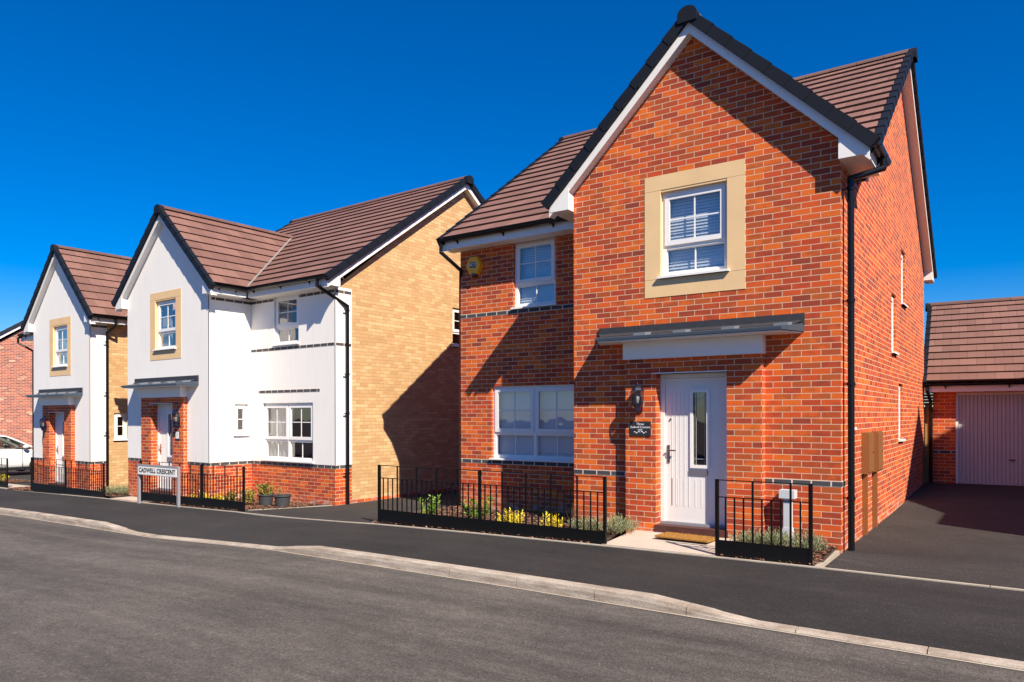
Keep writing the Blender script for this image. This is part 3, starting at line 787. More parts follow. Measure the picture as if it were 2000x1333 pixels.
# opposite side of the street (seen only as reflections in the panes)
def copy_house(src,loc,rz,label):
    c=copy_tree(src); c.location=loc; c.rotation_euler=(0,0,rz); c['label']=label; return c
for (x,y,lab) in ((-9.0,-21.0,'white rendered house across the street, reflected in the ground floor window'),(1.5,-21.2,'second white rendered house across the street, behind the viewer')):
    copy_house(H2,(x,y,-.2),math.pi,lab)
# ------------------------------------------------------------------ ground
def interp(tab,x):
    if x<=tab[0][0]: return tab[0][1]
    for (a,b),(c,d) in zip(tab[:-1],tab[1:]):
        if x<=c: return b+(d-b)*(x-a)/(c-a)
    return tab[-1][1]
GT=[(-60,-1.2),(-30,-.62),(-21,-.50),(-16.5,-.38),(-14.8,-.335),(-12.5,-.30),(-10.8,-.27),(-9.8,-.25),(-8,-.16),(-6.6,-.095),(-4.6,-.06),(-2.5,-.03),(0,-.008),(8,.0),(60,.1)]
ET=[(-60,.4),(-30,0.),(-21,-.30),(-16.5,-.50),(-14.8,-.67),(-10.9,-.70),(-7.4,-1.10),(-6.8,-1.13),(60,-1.13)]
KT=[(-60,-1.6),(-30,-2.25),(-16.5,-2.63),(-11.4,-2.74),(-8,-2.86),(-5.5,-2.96),(0,-3.15),(60,-3.15)]
g=lambda x: interp(GT,x); E_=lambda x: interp(ET,x); K_=lambda x: interp(KT,x)
# kerb upstand factor (1 full, 0 dropped)
UP=[(-40,1),(-11.7,1),(-10.5,.0),(-6.65,.0),(-5.72,1),(-1.0,1),(-.05,.0),(5.5,.0),(6.4,1),(60,1)]
up=lambda x: interp(UP,x)
def xsr(a,b,st=.5,extra=()):
    n=max(1,int(round((b-a)/st))); return sorted(set([round(a+(b-a)*i/n,4) for i in range(n+1)]+[e for e in extra if a<e<b]))
BRK=[t[0] for t in GT+ET+KT+UP]
def sheet(name,xs,f0,f1,zf,mat,ny=4,kind='structure'):
    mb=MB()
    for a,b in zip(xs[:-1],xs[1:]):
        for j in range(ny):
            def P(x,t): y=f0(x)+(f1(x)-f0(x))*t; return (x,y,zf(x,y,t))
            mb.face([P(a,j/ny),P(b,j/ny),P(b,(j+1)/ny),P(a,(j+1)/ny)])
    o=mb.obj(name,mat,merge=True); o['kind']=kind; return o
XS=xsr(-60,60,1,BRK)
sheet('ground',[-400,-200,-100]+XS+[100,200,400],lambda x:-300,lambda x:400,lambda x,y,t:g(max(-60,min(60,x)))-.20,'soil',6)
RD=.115
sheet('road',XS,lambda x:-14.5,lambda x:K_(x)-.115,lambda x,y,t:g(x)-RD+.0,'road',8)
sheet('far_pavement',XS,lambda x:-18.5,lambda x:-14.5,lambda x,y,t:g(x)-.02,'path',2)
def pz(x,y,t):
    # pavement dips to the dropped kerbs over its outer 0.7 m
    d=(y-K_(x)); k=max(0,1-d/.8); return g(x)-.072*(1-up(x))*k-.006
XP=xsr(-60,60,.25,BRK)
sheet('pavement',XP,lambda x:K_(x)-.02,lambda x:E_(x)+.0,pz,'path',10)
# kerb stones
kb=MB(); 
x=-40.0
while x<24:
    x2=min(x+.915,24); segs=sorted({x,x2,*[u[0] for u in UP if x<u[0]<x2]})
    for a,b in zip(segs[:-1],segs[1:]):
        a_=a+(.004 if a==x else 0); b_=b-(.004 if b==x2 else 0)
        def ring(q):
            zt=g(q)-.085*(1-up(q))+.002; y=K_(q); zl=g(q)-RD-.15
            return [Vector((q,y,zl)),Vector((q,y,zt)),Vector((q,y-.098,zt-.002)),Vector((q,y-.116,zt-.012)),Vector((q,y-.128,zt-.05 if up(q)>.6 else zt-.022)),Vector((q,y-.132,zl))]
        A,B=ring(a_),ring(b_)
        for k in range(5): kb.face([A[k+1],A[k],B[k],B[k+1]])
        kb.face(A); kb.face(list(reversed(B)))
    x=x2
structure(kb.obj('kerb','kerb'))
# channel joint between road and kerb
sheet('channel',xsr(-40,20,.5,BRK),lambda x:K_(x)-.155,lambda x:K_(x)-.13,lambda x,y,t:g(x)-RD+.004,'concrete',1)
# pin kerb edging along the back of the pavement
def edging(name,pts,w=.05,zoff=.006):
    mb=MB()
    P=[Vector(p) for p in pts]
    for a,b in zip(P[:-1],P[1:]):
        L_=(b-a).length; n=max(1,int(L_/.9)); d=(b-a)/n; s=Vector((-d.y,d.x,0)).normalized()*w
        for i in range(n):
            p=a+d*i+d.normalized()*.003; q=a+d*(i+1)-d.normalized()*.003
            p.z=g(p.x)+zoff; q.z=g(q.x)+zoff
            mb.obox(p-Vector((0,0,.1)),q-p,s,(0,0,.1))
    return structure(mb.obj(name,'concrete'))
edging('edging_kerb',[(x,E_(x),0) for x in xsr(-30,12,1.5,[t[0] for t in ET])])
edging('edging_kerb',[(-.02,-1.08,0),(-.02,-.02,0)],.05,.012)
edging('edging_kerb',[(-6.85,1.0,0),(-6.75,-1.05,0)],.05,.012)
edging('edging_kerb',[(-10.92,-.62,0),(-9.90,.93,0)],.05,.012)
def patch(name,c,zf,mat,nx=8,ny=8,kind='structure'):
    mb=MB(); c=[Vector((*p,0)) for p in c]
    def P(i,j):
        u,v=i/nx,j/ny; p=(c[0]*(1-u)+c[1]*u)*(1-v)+(c[3]*(1-u)+c[2]*u)*v; return (p.x,p.y,zf(p.x,p.y))
    for i in range(nx):
        for j in range(ny): mb.face([P(i,j),P(i+1,j),P(i+1,j+1),P(i,j+1)])
    o=mb.obj(name,mat,merge=True); o['kind']=kind; return o
def dz(x,y): return .002+ (max(0,y-4)*.018 if y>4 else 0)
patch('driveway',[(.03,-1.08),(6.0,-1.08),(6.0,11),(.03,11)],dz,'drive',6,16)
patch('driveway',[(-10.86,-.64),(-6.8,-1.07),(-6.7,13),(-9.6,13)],lambda x,y:g(x)+.002,'drive',8,16)
patch('driveway',[(-35.5,.1),(-25.8,-.05),(-25.8,14),(-35.5,14)],lambda x,y:g(x)+.002,'drive',8,8)
patch('driveway',[(-25.9,.35),(-22.4,.35),(-22.4,1.75),(-25.9,1.75)],lambda x,y:g(x)-.004,'drive',4,4)
patch('driveway',[(-19.0,3.5),(-16.4,3.4),(-16.4,12),(-18.9,12)],lambda x,y:g(x)+.002,'paving',4,8)
# garden beds and door paths
def slope(y0,z0,y1,z1): return lambda x,y: z0+(z1-z0)*(y-y0)/(y1-y0)
bz1=lambda x,y: g(x)+.0+.05*max(0,min(1,(y+1.1)/1.0))
patch('garden_bed',[(-6.75,-1.08),(-2.62,-1.08),(-2.80,0.02),(-6.75,1.2)],bz1,'soil',12,8)
patch('garden_bed',[(-1.15,-1.08),(-.03,-1.08),(-.03,.02),(-1.15,.02)],bz1,'soil',6,6)
patch('garden_bed',[(-12.95,-.65),(-10.92,-.65),(-9.93,1.0),(-12.9,1.05)],lambda x,y:g(x)+.01,'soil',8,8)
patch('garden_bed',[(-14.15,-.62),(-12.95,-.65),(-12.9,.1),(-14.0,.1)],lambda x,y:g(x)+.01,'soil',4,4)
patch('garden_bed',[(-18.9,.0),(-16.2,-.3),(-16.3,3.0),(-18.9,3.0)],lambda x,y:g(x)+.02,'soil',6,8)
patch('garden_bed',[(-22.5,-.25),(-18.9,-.38),(-18.9,.45),(-22.5,.5)],lambda x,y:g(x)+.01,'soil',6,4)
patch('garden_bed',[(-27.5,-.1),(-25.0,-.2),(-24.6,1.6),(-27.3,1.6)],lambda x,y:g(x)+.01,'soil',6,4)
patch('door_path',[(-2.62,-1.08),(-1.15,-1.08),(-1.15,-.11),(-2.62,-.11)],lambda x,y:g(x)+.008+.055*max(0,(y+1.1)),'paving',4,4)
patch('door_path',[(-16.1,-.50),(-14.15,-.64),(-14.15,-.08),(-16.1,.0)],lambda x,y:g(x)+.012,'paving',4,4)
patch('door_path',[(-24.9,-.15),(-22.5,-.25),(-22.5,.5),(-24.9,.6)],lambda x,y:g(x)+.012,'paving',4,4)
def chips(name,regions,nper,zf,size=(.02,.05)):
    mb=MB()
    for (x0,x1,y0f,y1f) in regions:
        area=(x1-x0)*1.0
        for _ in range(int(nper*area)):
            x=R.uniform(x0,x1); y=R.uniform(y0f(x),y1f(x)); z=zf(x,y)+R.uniform(0,.022)
            l=R.uniform(*size); w=l*R.uniform(.3,.6); a=R.uniform(0,6.3); t=R.uniform(-.5,.5)
            u=Vector((cos(a)*l/2,sin(a)*l/2,t*l/2)); v=Vector((-sin(a)*w/2,cos(a)*w/2,R.uniform(-.4,.4)*w/2)); c=Vector((x,y,z))
            h=Vector((0,0,.005)); mb.face([c-u-v,c+u-v*.7,c+u*.8+v,c-u*.9+v+h])
    o=mb.obj(name,'chip'); tag(o,'reddish brown bark mulch spread over the front garden beds','bark mulch',kind='stuff'); return o
chips('bark_mulch',[(-6.72,-2.80,lambda x:-1.08,lambda x:min(.95 if x<-3.7 else -.02,1)),(-1.14,-.05,lambda x:-1.07,lambda x:-.02),(-14.1,-10.9,lambda x:-.62,lambda x:.0),(-12.8,-10.2,lambda x:max(-.6,-.6+(x+10.9)*1.5),lambda x:.9),(-18.9,-16.3,lambda x:-.25,lambda x:2.6),(-22.4,-19,lambda x:-.28,lambda x:.4),(-27.2,-24.9,lambda x:-.1,lambda x:1.4)],1500,lambda x,y: (bz1(x,y) if x>-7 else g(x)+.015)+.004)
# ------------------------------------------------------------------ railings
def railing(label,p0,p1,z0,zt,nb,posts,group='black metal railings along the front gardens',plate=.19,pitch=None):
    """bars every nb-th part; tall bar each 4; z0 = bottom of kick plate, zt= top rail"""
    p0,p1=Vector((*p0,0)),Vector((*p1,0)); d=(p1-p0); Ln=d.length; d.normalize(); nrm=Vector((-d.y,d.x,0))
    rz=math.atan2(d.y,d.x)
    t=thing('railing',label,'railing',(p0.x,p0.y,z0),rz,group)
    H=zt-z0; zm=H-.195; kp=MB(); kp.box(0,Ln,-.004,.004,0,plate); kp.obj('kick_plate','rail',t)
    tr=MB(); tr.box(0,Ln,-.012,.012,H-.010,H); tr.obj('top_rail','rail',t)
    mr=MB(); mr.box(0,Ln,-.012,.012,zm-.010,zm); mr.obj('mid_rail','rail',t)
    pm=MB(); pm.box(-.019,.019,-.008,.030,-.12,H+.002); tb=MB(); tb.box(-.011,.011,-.0065,.0065,plate,H-.01); sb=MB(); sb.box(-.0085,.0085,-.006,.006,plate,zm-.01)
    first={}
    def put(kind,mb,x):
        if kind not in first: o=mb.obj(kind,'rail',t); first[kind]=o
        else: o=first[kind].copy(); col.objects.link(o); o.parent=t
        o.location=(x,0,0)
    for q in posts: put('post',pm,q)
    n=round(Ln/.1) if not pitch else pitch
    g_=Ln/n
    base=0
    ps=sorted(posts)
    for a,b in zip(ps[:-1],ps[1:]):
        m=max(1,round((b-a)/.1)); w=(b-a)/m
        for i in range(1,m):
            if i%4==0: put('tall_bar',tb,a+i*w)
            else: put('bar',sb,a+i*w)
    return t
railing('long black railing in front of the red brick house, low window behind it',(-6.583,-1.05),(-2.592,-1.05),-.055,.83,0,[0,1.995,3.99])
railing('short black railing right of the white door of the red brick house',(-1.142,-1.05),(-.117,-1.05),-.015,.87,0,[0,1.025])
railing('black railing behind the street name sign',(-14.52,-.60),(-12.16,-.60),-.285,.60,0,[0,2.36])
railing('black railing right of the street name sign, beside the plant pots',(-12.13,-.60),(-10.73,-.60),-.265,.615,0,[0,1.40])
railing('black railing in front of the far white house',(-20.85,-.27),(-16.55,-.42),-.46,.46,0,[0,2.15,4.3],plate=.22)
railing('black railing at the left edge of the picture',(-26.0,-.05),(-22.75,-.15),-.56,.36,0,[0,1.6,3.24],plate=.22)
# ------------------------------------------------------------------ street name sign
def street_sign():
    x0,x1,y=-14.33,-12.77,-.735
    t=thing('street_sign','CADWELL CRESCENT street name sign on two grey posts in front of the railing','street sign',((x0+x1)/2,y,-.31),0)
    w=(x1-x0)/2; z=.31
    pm=MB(); pm.box(-.028,.028,-.02,.03,-.1,.245+z+.0)
    for k,s in enumerate((-1,1)):
        mb=MB(); mb.box(s*w-.028,s*w+.028,-.02,.03,-.1,.565+z-.02); mb.obj('post','signgrey',t,bevel=.004)
    pl=MB(); pl.box(-w+.02,w-.02,-.030,-.022,.325+z,.50+z); pl.obj('sign_plate','white',t)
    fr=MB(); fr.box(-w+.0,w-.0,-.032,-.012,.50+z,.545+z); fr.box(-w,w,-.032,-.012,.312+z,.325+z); fr.obj('sign_frame','signgrey',t)
    rot=Matrix.Translation((0,-.032,.412+z))@Matrix.Rotation(math.pi/2,4,'X')
    textmesh('CADWELL CRESCENT',.135,'inkk',t,rot,'lettering',xs=1.06,spacing=1.04,bold=.004)
street_sign()
# ------------------------------------------------------------------ wall fixtures
def lantern(label,loc,rz):
    t=thing('wall_lantern',label,'wall lantern',loc,rz,'black wall lanterns beside the front doors')
    b=MB(); cy=-.085
    b.box(-.035,.035,-.025,0,-.19,.02); b.cyl((0,-.0,-.115),(0,cy,-.115),.014)
    hx=lambda r,z:[Vector((r*cos(math.pi/3*k+math.pi/6),cy+r*sin(math.pi/3*k+math.pi/6),z)) for k in range(6)]
    def loft(mb,prof):
        rs=[hx(r,z) for r,z in prof]
        for p,q in zip(rs[:-1],rs[1:]):
            for k in range(6): mb.face([p[k],p[(k+1)%6],q[(k+1)%6],q[k]])
        mb.face(list(reversed(rs[0]))); mb.face(rs[-1])
    loft(b,[(.028,-.19),(.045,-.175),(.050,-.13),(.072,-.095),(.076,-.075)])
    b.obj('lantern_base','navy',t)
    r=MB(); loft(r,[(.088,.085),(.088,.10),(.070,.13),(.045,.158),(.014,.175),(.010,.19),(.004,.205)]); r.obj('lantern_roof','navy',t)
    f=MB()
    for a,c in zip(hx(.072,-.08),hx(.083,.09)): f.cyl(a,c,.0045,n=6)
    f.obj('lantern_frame','navy',t)
    gl=MB(); A=hx(.069,-.078); B=hx(.080,.088)
    for k in range(6): gl.face([A[k],A[(k+1)%6],B[(k+1)%6],B[k]])
    gl.obj('lantern_glass','lampglass',t)
    bu=MB(); bu.lathe((0,cy,-.075),[(.012,0),(.016,.03),(.022,.06),(.020,.09),(.001,.11)],10); bu.obj('bulb','white',t)
    sn=MB(); sn.lathe((0,cy,-.215),[(.001,0),(.012,.004),(.015,.02),(.010,.03)],8); sn.obj('finial','navy',t)
    return t
lantern('black wall lantern above the slate name plate on the red brick house',(-2.53,-.1135,1.85),0)
def hw(x,y,z,O,a): return (O[0]+x*cos(a)-y*sin(a),O[1]+x*sin(a)+y*cos(a),z)
lantern('black wall lantern right of the door of the middle white house',hw(-3.93,-1.165,1.56,O2,a2),a2)
lantern('black wall lantern on the far white house, left of its door',hw(-2.50,-1.240,1.38,O3,a3),a3)
# slate name plate
t=thing('name_plate','black slate house name plate with white lettering below the lantern','name plate',(-2.527,-.114,1.427),0)
m_=MB(); m_.box(-.152,.152,-.012,0,-.098,.098); m_.obj('slate','slate',t,bevel=.003)
RX=Matrix.Rotation(math.pi/2,4,'X')
for body,sz,z in (('Three',.046,.062),('Cadwell Crescent',.040,.020),('THE HOUSE',.014,-.010)):
    if body=='THE HOUSE': continue
    textmesh(body,sz,'ink',t,Matrix.Translation((0,-.0135,z))@RX,'lettering')
fl=MB()
for s in (-1,1):
    for k in range(14):
        u=k/13; x=s*(.008+.085*u); z=-.048+.012*sin(u*9)-.006*u; rr=.0055-.003*abs(u-.4)
        fl.lathe((x,-.0125,z),[(.001,-rr),(rr,0),(.001,rr)],6)
fl.box(-.035,.035,-.0135,-.0122,-.014,-.009); fl.box(-.028,.028,-.0135,-.0122,-.026,-.022)
fl.obj('scroll_ornament','ink',t)
sc2=MB(); 
for s in (-1,1): sc2.cyl((s*.132,-.012,.0),(s*.132,-.016,.0),.004)
sc2.obj('screw','chrome',t)
# number plate at the middle house
p=hw(-4.0,-1.1635,1.165,O2,a2)
t=thing('number_plate','small pale number plate below the lantern of the middle white house','number plate',p,a2)
m_=MB(); m_.box(-.085,.085,-.012,0,-.10,.10); m_.obj('plate_back','slate',t); m_=MB(); m_.box(-.06,.075,-.016,-.012,-.07,.085); m_.obj('plate_face','white',t)
textmesh('1',.10,'inkk',t,Matrix.Translation((.005,-.0175,.01))@RX,'lettering')
# alarm box
t=thing('alarm_box','yellow hexagonal alarm box under the eaves of the red brick house','alarm box',(-6.31,1.122,4.30),0)
def hexa(rx,rz_,y): return [Vector((rx*cos(math.pi/3*k),y,rz_*sin(math.pi/3*k))) for k in range(6)]
m_=MB(); rs=[hexa(.170,.185,0),hexa(.166,.180,-.085),hexa(.156,.168,-.096)]
for a_,b_ in zip(rs[:-1],rs[1:]):
    for k in range(6): m_.face([a_[k],b_[k],b_[(k+1)%6],a_[(k+1)%6]])
m_.face(rs[-1]); m_.obj('case','yellow',t)
m_=MB(); m_.prism([(-.065,-.10,-.04),(.065,-.10,-.04),(.065,-.10,.055),(-.065,-.10,.055)],(0,-.002,0)); m_.obj('badge','navy',t)
textmesh('ADT',.085,'ink',t,Matrix.Translation((0,-.1035,.008))@RX@Matrix.Shear('XY',4,(.25,0)),'lettering',spacing=.85)
m_=MB(); m_.lathe((0,-.05,-.205),[(.03,0),(.055,.02),(.06,.06)],14); m_.obj('strobe','navy',t)
# meter boxes
for (y0,y1,zb_,zt_,lab) in ((1.34,1.80,.82,1.375,'brown meter box nearest the drainpipe on the side wall'),(2.15,2.62,.80,1.375,'brown meter box farther from the drainpipe on the side wall')):
    t=thing('meter_box',lab,'meter box',(0.002,y0,zb_),0,'brown meter boxes on the side wall')
    w_=y1-y0; h_=zt_-zb_; m_=MB(); m_.box(0,.075,0,w_,0,h_); m_.obj('case','meter',t,bevel=.005)
    m_=MB(); m_.box(.077,.087,.02,w_-.02,.02,h_-.02); d_=m_.obj('meter_door','meter',t,bevel=.004)
    m_=MB(); m_.cyl((.087,w_*.8,h_*.5),(.093,w_*.8,h_*.5),.012); m_.obj('lock','black',d_)
    m_=MB(); m_.box(.0,.06,.06,.12,-zb_-.03,-.001); m_.obj('cable_duct','meter',t,bevel=.004)
m_=MB(); m_.box(0.001,.03,.72,.84,1.42,1.455); m_.obj('vent','white',None)
v_=bpy.data.objects['vent']; tag(v_,'small white vent cover beside the drainpipe, above the meter boxes','wall vent')
# grey service post by the wall
t=thing('service_post','pale grey box on a short post against the wall behind the short railing','service post',(-.585,-.10,.02),0)
m_=MB(); m_.box(-.045,.045,-.045,.04,-.1,.58); m_.obj('post','bollard',t,bevel=.01); m_=MB(); m_.prism([(-.075,-.055,0),(.075,-.055,0),(.05,-.055,.22),(-.05,-.055,.22)],(0,.10,0)); m_.obj('foot','bollard',t)
m_=MB(); m_.box(-.09,.09,-.075,.07,.58,.68); m_.obj('cap_box','bollard',t,bevel=.008)
# door mat
def doormat(lab,loc,rz,w=.72,d=.36):
    o=MB(); 
    o.box(-w/2,w/2,-d/2,d/2,0,.018)
    for _ in range(900):
        x,y=R.uniform(-w/2,w/2),R.uniform(-d/2,d/2); a_=R.uniform(0,6.3); l=.012
        o.face([(x,y,.016),(x+.006*cos(a_),y+.006*sin(a_),.016),(x+R.uniform(-l,l)*.5,y+R.uniform(-l,l)*.5,.032)])
    q=o.obj('door_mat','mat'); q.location=loc; q.rotation_euler=(0,0,rz); tag(q,lab,'door mat'); return q
doormat('orange coir mat on the path before the white door',(-1.76,-.40,.045),rad(-4))
# ------------------------------------------------------------------ garage
GA=rad(2.9); G=thing('garage','brick garage with brown roof and white ribbed door behind the driveway','garage',(.17,9.3,.0),GA)
GP=Plane((0,0,0),(1,0,0),(0,-1,0)); w_=MB(); op=(.43,2.62,-.2,2.085)
wallrect(w_,GP,0,3.1,-.3,2.30,[op]); reveal(w_,GP,op,.1,bottom=False)
LS=Plane((0,0,0),(0,1,0),(-1,0,0)); RS=Plane((3.1,0,0),(0,1,0),(1,0,0)); BK=Plane((0,5.9,0),(1,0,0),(0,1,0))
for pl in (LS,RS): wallrect(w_,pl,0,5.9,-.3,2.3); wallpoly(w_,pl,[(0,2.3),(5.9,2.3),(2.95,4.2)])
wallrect(w_,BK,0,3.1,-.3,2.3); w_.obj('brick_wall','brick',G)
bb=MB(); GP.box(bb,0,.43,.755,.825,-.01,.004); GP.box(bb,2.62,3.1,.755,.825,-.01,.004); bb.obj('blue_brick_band','blue',G)
fr=MB(); GP.box(fr,.43,.48,.08,2.085,-.1,-.04); GP.box(fr,2.57,2.62,.08,2.085,-.1,-.04); GP.box(fr,.48,2.57,2.035,2.085,-.1,-.04); fr.obj('door_frame','whiteb',G)
gd=MB(); n=29; W_=2.57-.48
for i in range(n):
    u0=.48+W_*i/n; u1=.48+W_*(i+1)/n; a_,b_=-.085,-.070
    q=[(u0,a_),(u0+.012,b_),(u1-.012,b_),(u1,a_)]
    for (ua,wa),(ub,wb_) in zip(q[:-1],q[1:]): gd.face([GP.p(ua,.10,wa),GP.p(ub,.10,wb_),GP.p(ub,2.035,wb_),GP.p(ua,2.035,wa)])
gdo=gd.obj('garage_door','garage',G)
h_=MB(); h_.box(1.40,1.52,.045,.075,.63,.652); h_.cyl((1.46,.07,.60),(1.46,.055,.60),.009); h_.obj('door_handle','black',gdo)
st=MB(); GP.box(st,.43,2.62,.03,.098,-.1,-.03); st.obj('door_sill','concrete',G)
t_=MB(); zr=4.42; z0=2.33; yr=3.0; oh=.3; mm=(zr-z0)/(yr+oh-.0); cs=1/math.sqrt(1+mm*mm)
for sg,yy in ((1,-oh),(-1,2*yr+oh)): course_plane(t_,None,Vector((0,yy,z0)),Vector((1,0,0)),Vector((0,sg*cs,mm*cs)),Vector((0,-sg*mm*cs,cs)),(yr+oh)/cs,lambda v:[(-.17,3.27)])
rf=t_.obj('roof','tile',G); ridge(rf,(-.19,yr,zr-.02),(3.29,yr,zr-.02),r=.11)
verge(G,rf,(-.155,-oh,z0-.25),(-.155,yr,zr-.25),(-1,0,0)); verge(G,rf,(3.255,-oh,z0-.25),(3.255,yr,zr-.25),(1,0,0))
fx=MB(); fx.box(-.15,3.25,-.28,-.002,2.10,2.27); fx.obj('fascia_box','whiteb',G); gutter(G,(-.17,-.345,2.275),(3.27,-.345,2.275),(0,-1,0),r=.05)
pipe(G,[(-.10,-.33,2.23),(-.10,-.33,2.15),(-.045,-.05,1.9),(-.045,-.05,.05)],.033)
# timber fence behind the gap
t=thing('timber_fence','timber fence closing the gap between brick house and garage','fence',(0.01,9.36,0.02),0)
m_=MB(); m_.box(.0,.10,.0,.10,0,1.80); m_.obj('post','timber',t,bevel=.006)
m_=MB(); m_.box(.10,.20,.03,.06,0,1.76); m_.box(-1.2,-.001,.03,.06,0,1.76); m_.obj('fence_board','timber',t)
m_=MB()
for k in range(7): m_.box(-1.2,.2,.10,.12,1.80+.065*k,1.853+.065*k)
m_.obj('trellis','timber',t)
# ------------------------------------------------------------------ plants
def leaf(mb,c,d,l,w,up=None):
    d=d.normalized(); s=d.cross(Vector((R.uniform(-1,1),R.uniform(-1,1),R.uniform(.1,1)))).normalized()*w
    mb.face([c,c+d*l*.45+s,c+d*l,c+d*l*.45-s])
def bushy(name,label,cat,x,y,h,w,mat,style,group=None,z=None,dens=1.0):
    z=(bz1(x,y) if x>-7 else g(x)+.015) if z is None else z
    t=thing(name,label,cat,(x,y,z),0,group); f=MB(); st=MB()
    if style=='broad':
        for _ in range(int(16*dens)):
            a_=R.uniform(0,6.28); r_=R.uniform(0,w*.42); b=Vector((r_*cos(a_)*.5,r_*sin(a_)*.5,0)); tip=Vector((r_*cos(a_),r_*sin(a_),h*R.uniform(.6,1)))
            st.cyl(b,tip,.004,.002,n=5,caps=False)
            for i in range(20):
                u=R.uniform(.2,1); c=b.lerp(tip,u); aa=R.uniform(0,6.28); leaf(f,c,Vector((cos(aa),sin(aa),R.uniform(.3,1.3))),R.uniform(.045,.085),.012)
    elif style=='heather':
        for _ in range(int(55*dens)):
            a_=R.uniform(0,6.28); r_=w*.5*math.sqrt(R.random()); b=Vector((r_*cos(a_)*.6,r_*sin(a_)*.6,0)); tip=Vector((r_*cos(a_),r_*sin(a_),h*R.uniform(.55,1)*(1-.35*(r_/(w*.5))**2)))
            for i in range(16):
                u=R.uniform(.15,1); c=b.lerp(tip,u); aa=R.uniform(0,6.28); leaf(f,c,Vector((cos(aa),sin(aa),R.uniform(.8,2.0))),R.uniform(.03,.055),.006)
    elif style=='lavender':
        for _ in range(int(190*dens)):
            a_=R.uniform(0,6.28); r_=w*.5*math.sqrt(R.random()); b=Vector((r_*cos(a_)*.45,r_*sin(a_)*.45,0)); tip=Vector((r_*cos(a_),r_*sin(a_),h*R.uniform(.5,1)*(1-.4*(r_/(w*.5))**2)))
            for i in range(8):
                u=R.uniform(.3,1); c=b.lerp(tip,u); aa=R.uniform(0,6.28); leaf(f,c,(tip-b).normalized()+Vector((cos(aa),sin(aa),R.uniform(.2,1)))*.6,R.uniform(.03,.06),.0035)
    f.obj('foliage',mat,t)
    if not st.f:
        for _ in range(10):
            a_=R.uniform(0,6.28); st.cyl((0,0,0),(w*.3*cos(a_),w*.3*sin(a_),h*.6),.004,.002,n=5,caps=False)
    st.obj('stem','twig',t)
    return t
GB='low shrubs in the front beds'
bushy('leafy_shrub','lime green leafy shrub behind the railing, nearest the drive between the houses','shrub',-6.05,-.42,.40,.62,'leafg','broad',GB)
bushy('leafy_shrub','second lime green leafy shrub behind the railing, at the corner of the brick house','shrub',-5.15,-.35,.38,.72,'leafg','broad',GB,dens=1.3)
bushy('golden_heather','left one of the two golden yellow heathers behind the long railing','heather',-4.42,-.50,.27,.48,'leafy','heather','golden heathers behind the long railing',dens=.8)
bushy('golden_heather','right one of the two golden yellow heathers behind the long railing','heather',-3.68,-.55,.27,.42,'leafy','heather','golden heathers behind the long railing',dens=.75)
LG='grey green lavender plants'
bushy('lavender','grey green lavender in front of the long railing\'s right half, under the window','lavender',-3.15,-.55,.27,.50,'leafl','lavender',LG)
bushy('lavender','grey green lavender at the foot of the brick door surround, left of the path','lavender',-2.72,-.45,.30,.62,'leafl','lavender',LG,dens=1.3)
bushy('lavender','grey green lavender behind the short railing, nearest the door','lavender',-.93,-.48,.24,.50,'leafl','lavender',LG)
bushy('lavender','grey green lavender behind the short railing, at the foot of the service post','lavender',-.66,-.38,.24,.42,'leafl','lavender',LG)
bushy('lavender','greener lavender at the driveway end of the short railing','lavender',-.28,-.55,.30,.50,'leafl','lavender',LG,dens=1.3)
# dry twiggy stems
t=thing('dry_twigs','bare dry flower stems rising beside the lavender behind the long railing','dry stems',(-3.35,-.45,bz1(-3.35,-.45)),0)
m_=MB()
for _ in range(26):
    a_=R.uniform(0,6.28); r_=R.uniform(.02,.16); m_.cyl((r_*.4*cos(a_),r_*.4*sin(a_),0),(r_*cos(a_),r_*sin(a_),R.uniform(.2,.42)),.0025,.0015,n=4,caps=False)
m_.obj('stem','twig',t)
bushy('mixed_shrub','orange and green leafy shrub between the railing end and the pots','shrub',-11.45,.02,.34,.50,'leafo','broad',GB,dens=1.4)
bushy('golden_heather','golden shrub behind the street name sign\'s right post','heather',-12.75,-.28,.30,.50,'leafy','heather',GB)
bushy('golden_heather','golden shrub where the two railings meet, right of the sign','heather',-12.15,-.28,.28,.42,'leafy','heather',GB)
bushy('leafy_shrub','dark green shrub behind the right railing of the middle house','shrub',-11.75,-.2,.32,.5,'leafo','broad',GB)
bushy('lavender','grey green lavender against the buff side wall, left half of the strip','lavender',-17.0,-.02,.30,.75,'leafl','lavender',LG,dens=1.4)
bushy('lavender','grey green lavender against the buff side wall, right half by the path','lavender',-16.45,.15,.32,.7,'leafl','lavender',LG,dens=1.4)
bushy('lavender','grey green lavender by the path of the far house, below yellow flowers','lavender',-25.0,.12,.30,.8,'leafl','lavender',LG,dens=1.2)
bushy('golden_heather','yellow flowering plant by the path of the far house, left of its railing','heather',-25.5,.5,.36,.9,'leafy','heather',GB,dens=1.4)
bushy('leafy_shrub','green shrub behind the railing at the left edge','shrub',-26.6,.5,.7,.9,'leafg','broad',GB,dens=1.8)
def pot(label,x,y,z,r,h,plant):
    t=thing('plant_pot',label,'plant pot',(x,y,z),0,'grey plastic plant pots')
    m_=MB(); m_.lathe((0,0,0),[(.001,.003),(r*.72,.0),(r*.90,h*.86),(r*.92,h*.88),(r,h*.89),(r,h),(r*.90,h),(r*.88,h*.86),(.001,h*.84)],28); m_.obj('pot_body','pot',t)
    m_=MB(); m_.lathe((0,0,h*.87),[(.001,.01),(r*.85,.0)],20); m_.obj('compost','soil',t)
pot('grey plastic pot full of green and orange leaves',-11.10,.20,g(-11.1)+.02,.17,.24,1)
pot('grey plastic pot with one dry twig, nearest the driveway',-10.62,.24,g(-10.6)+.02,.18,.24,0)
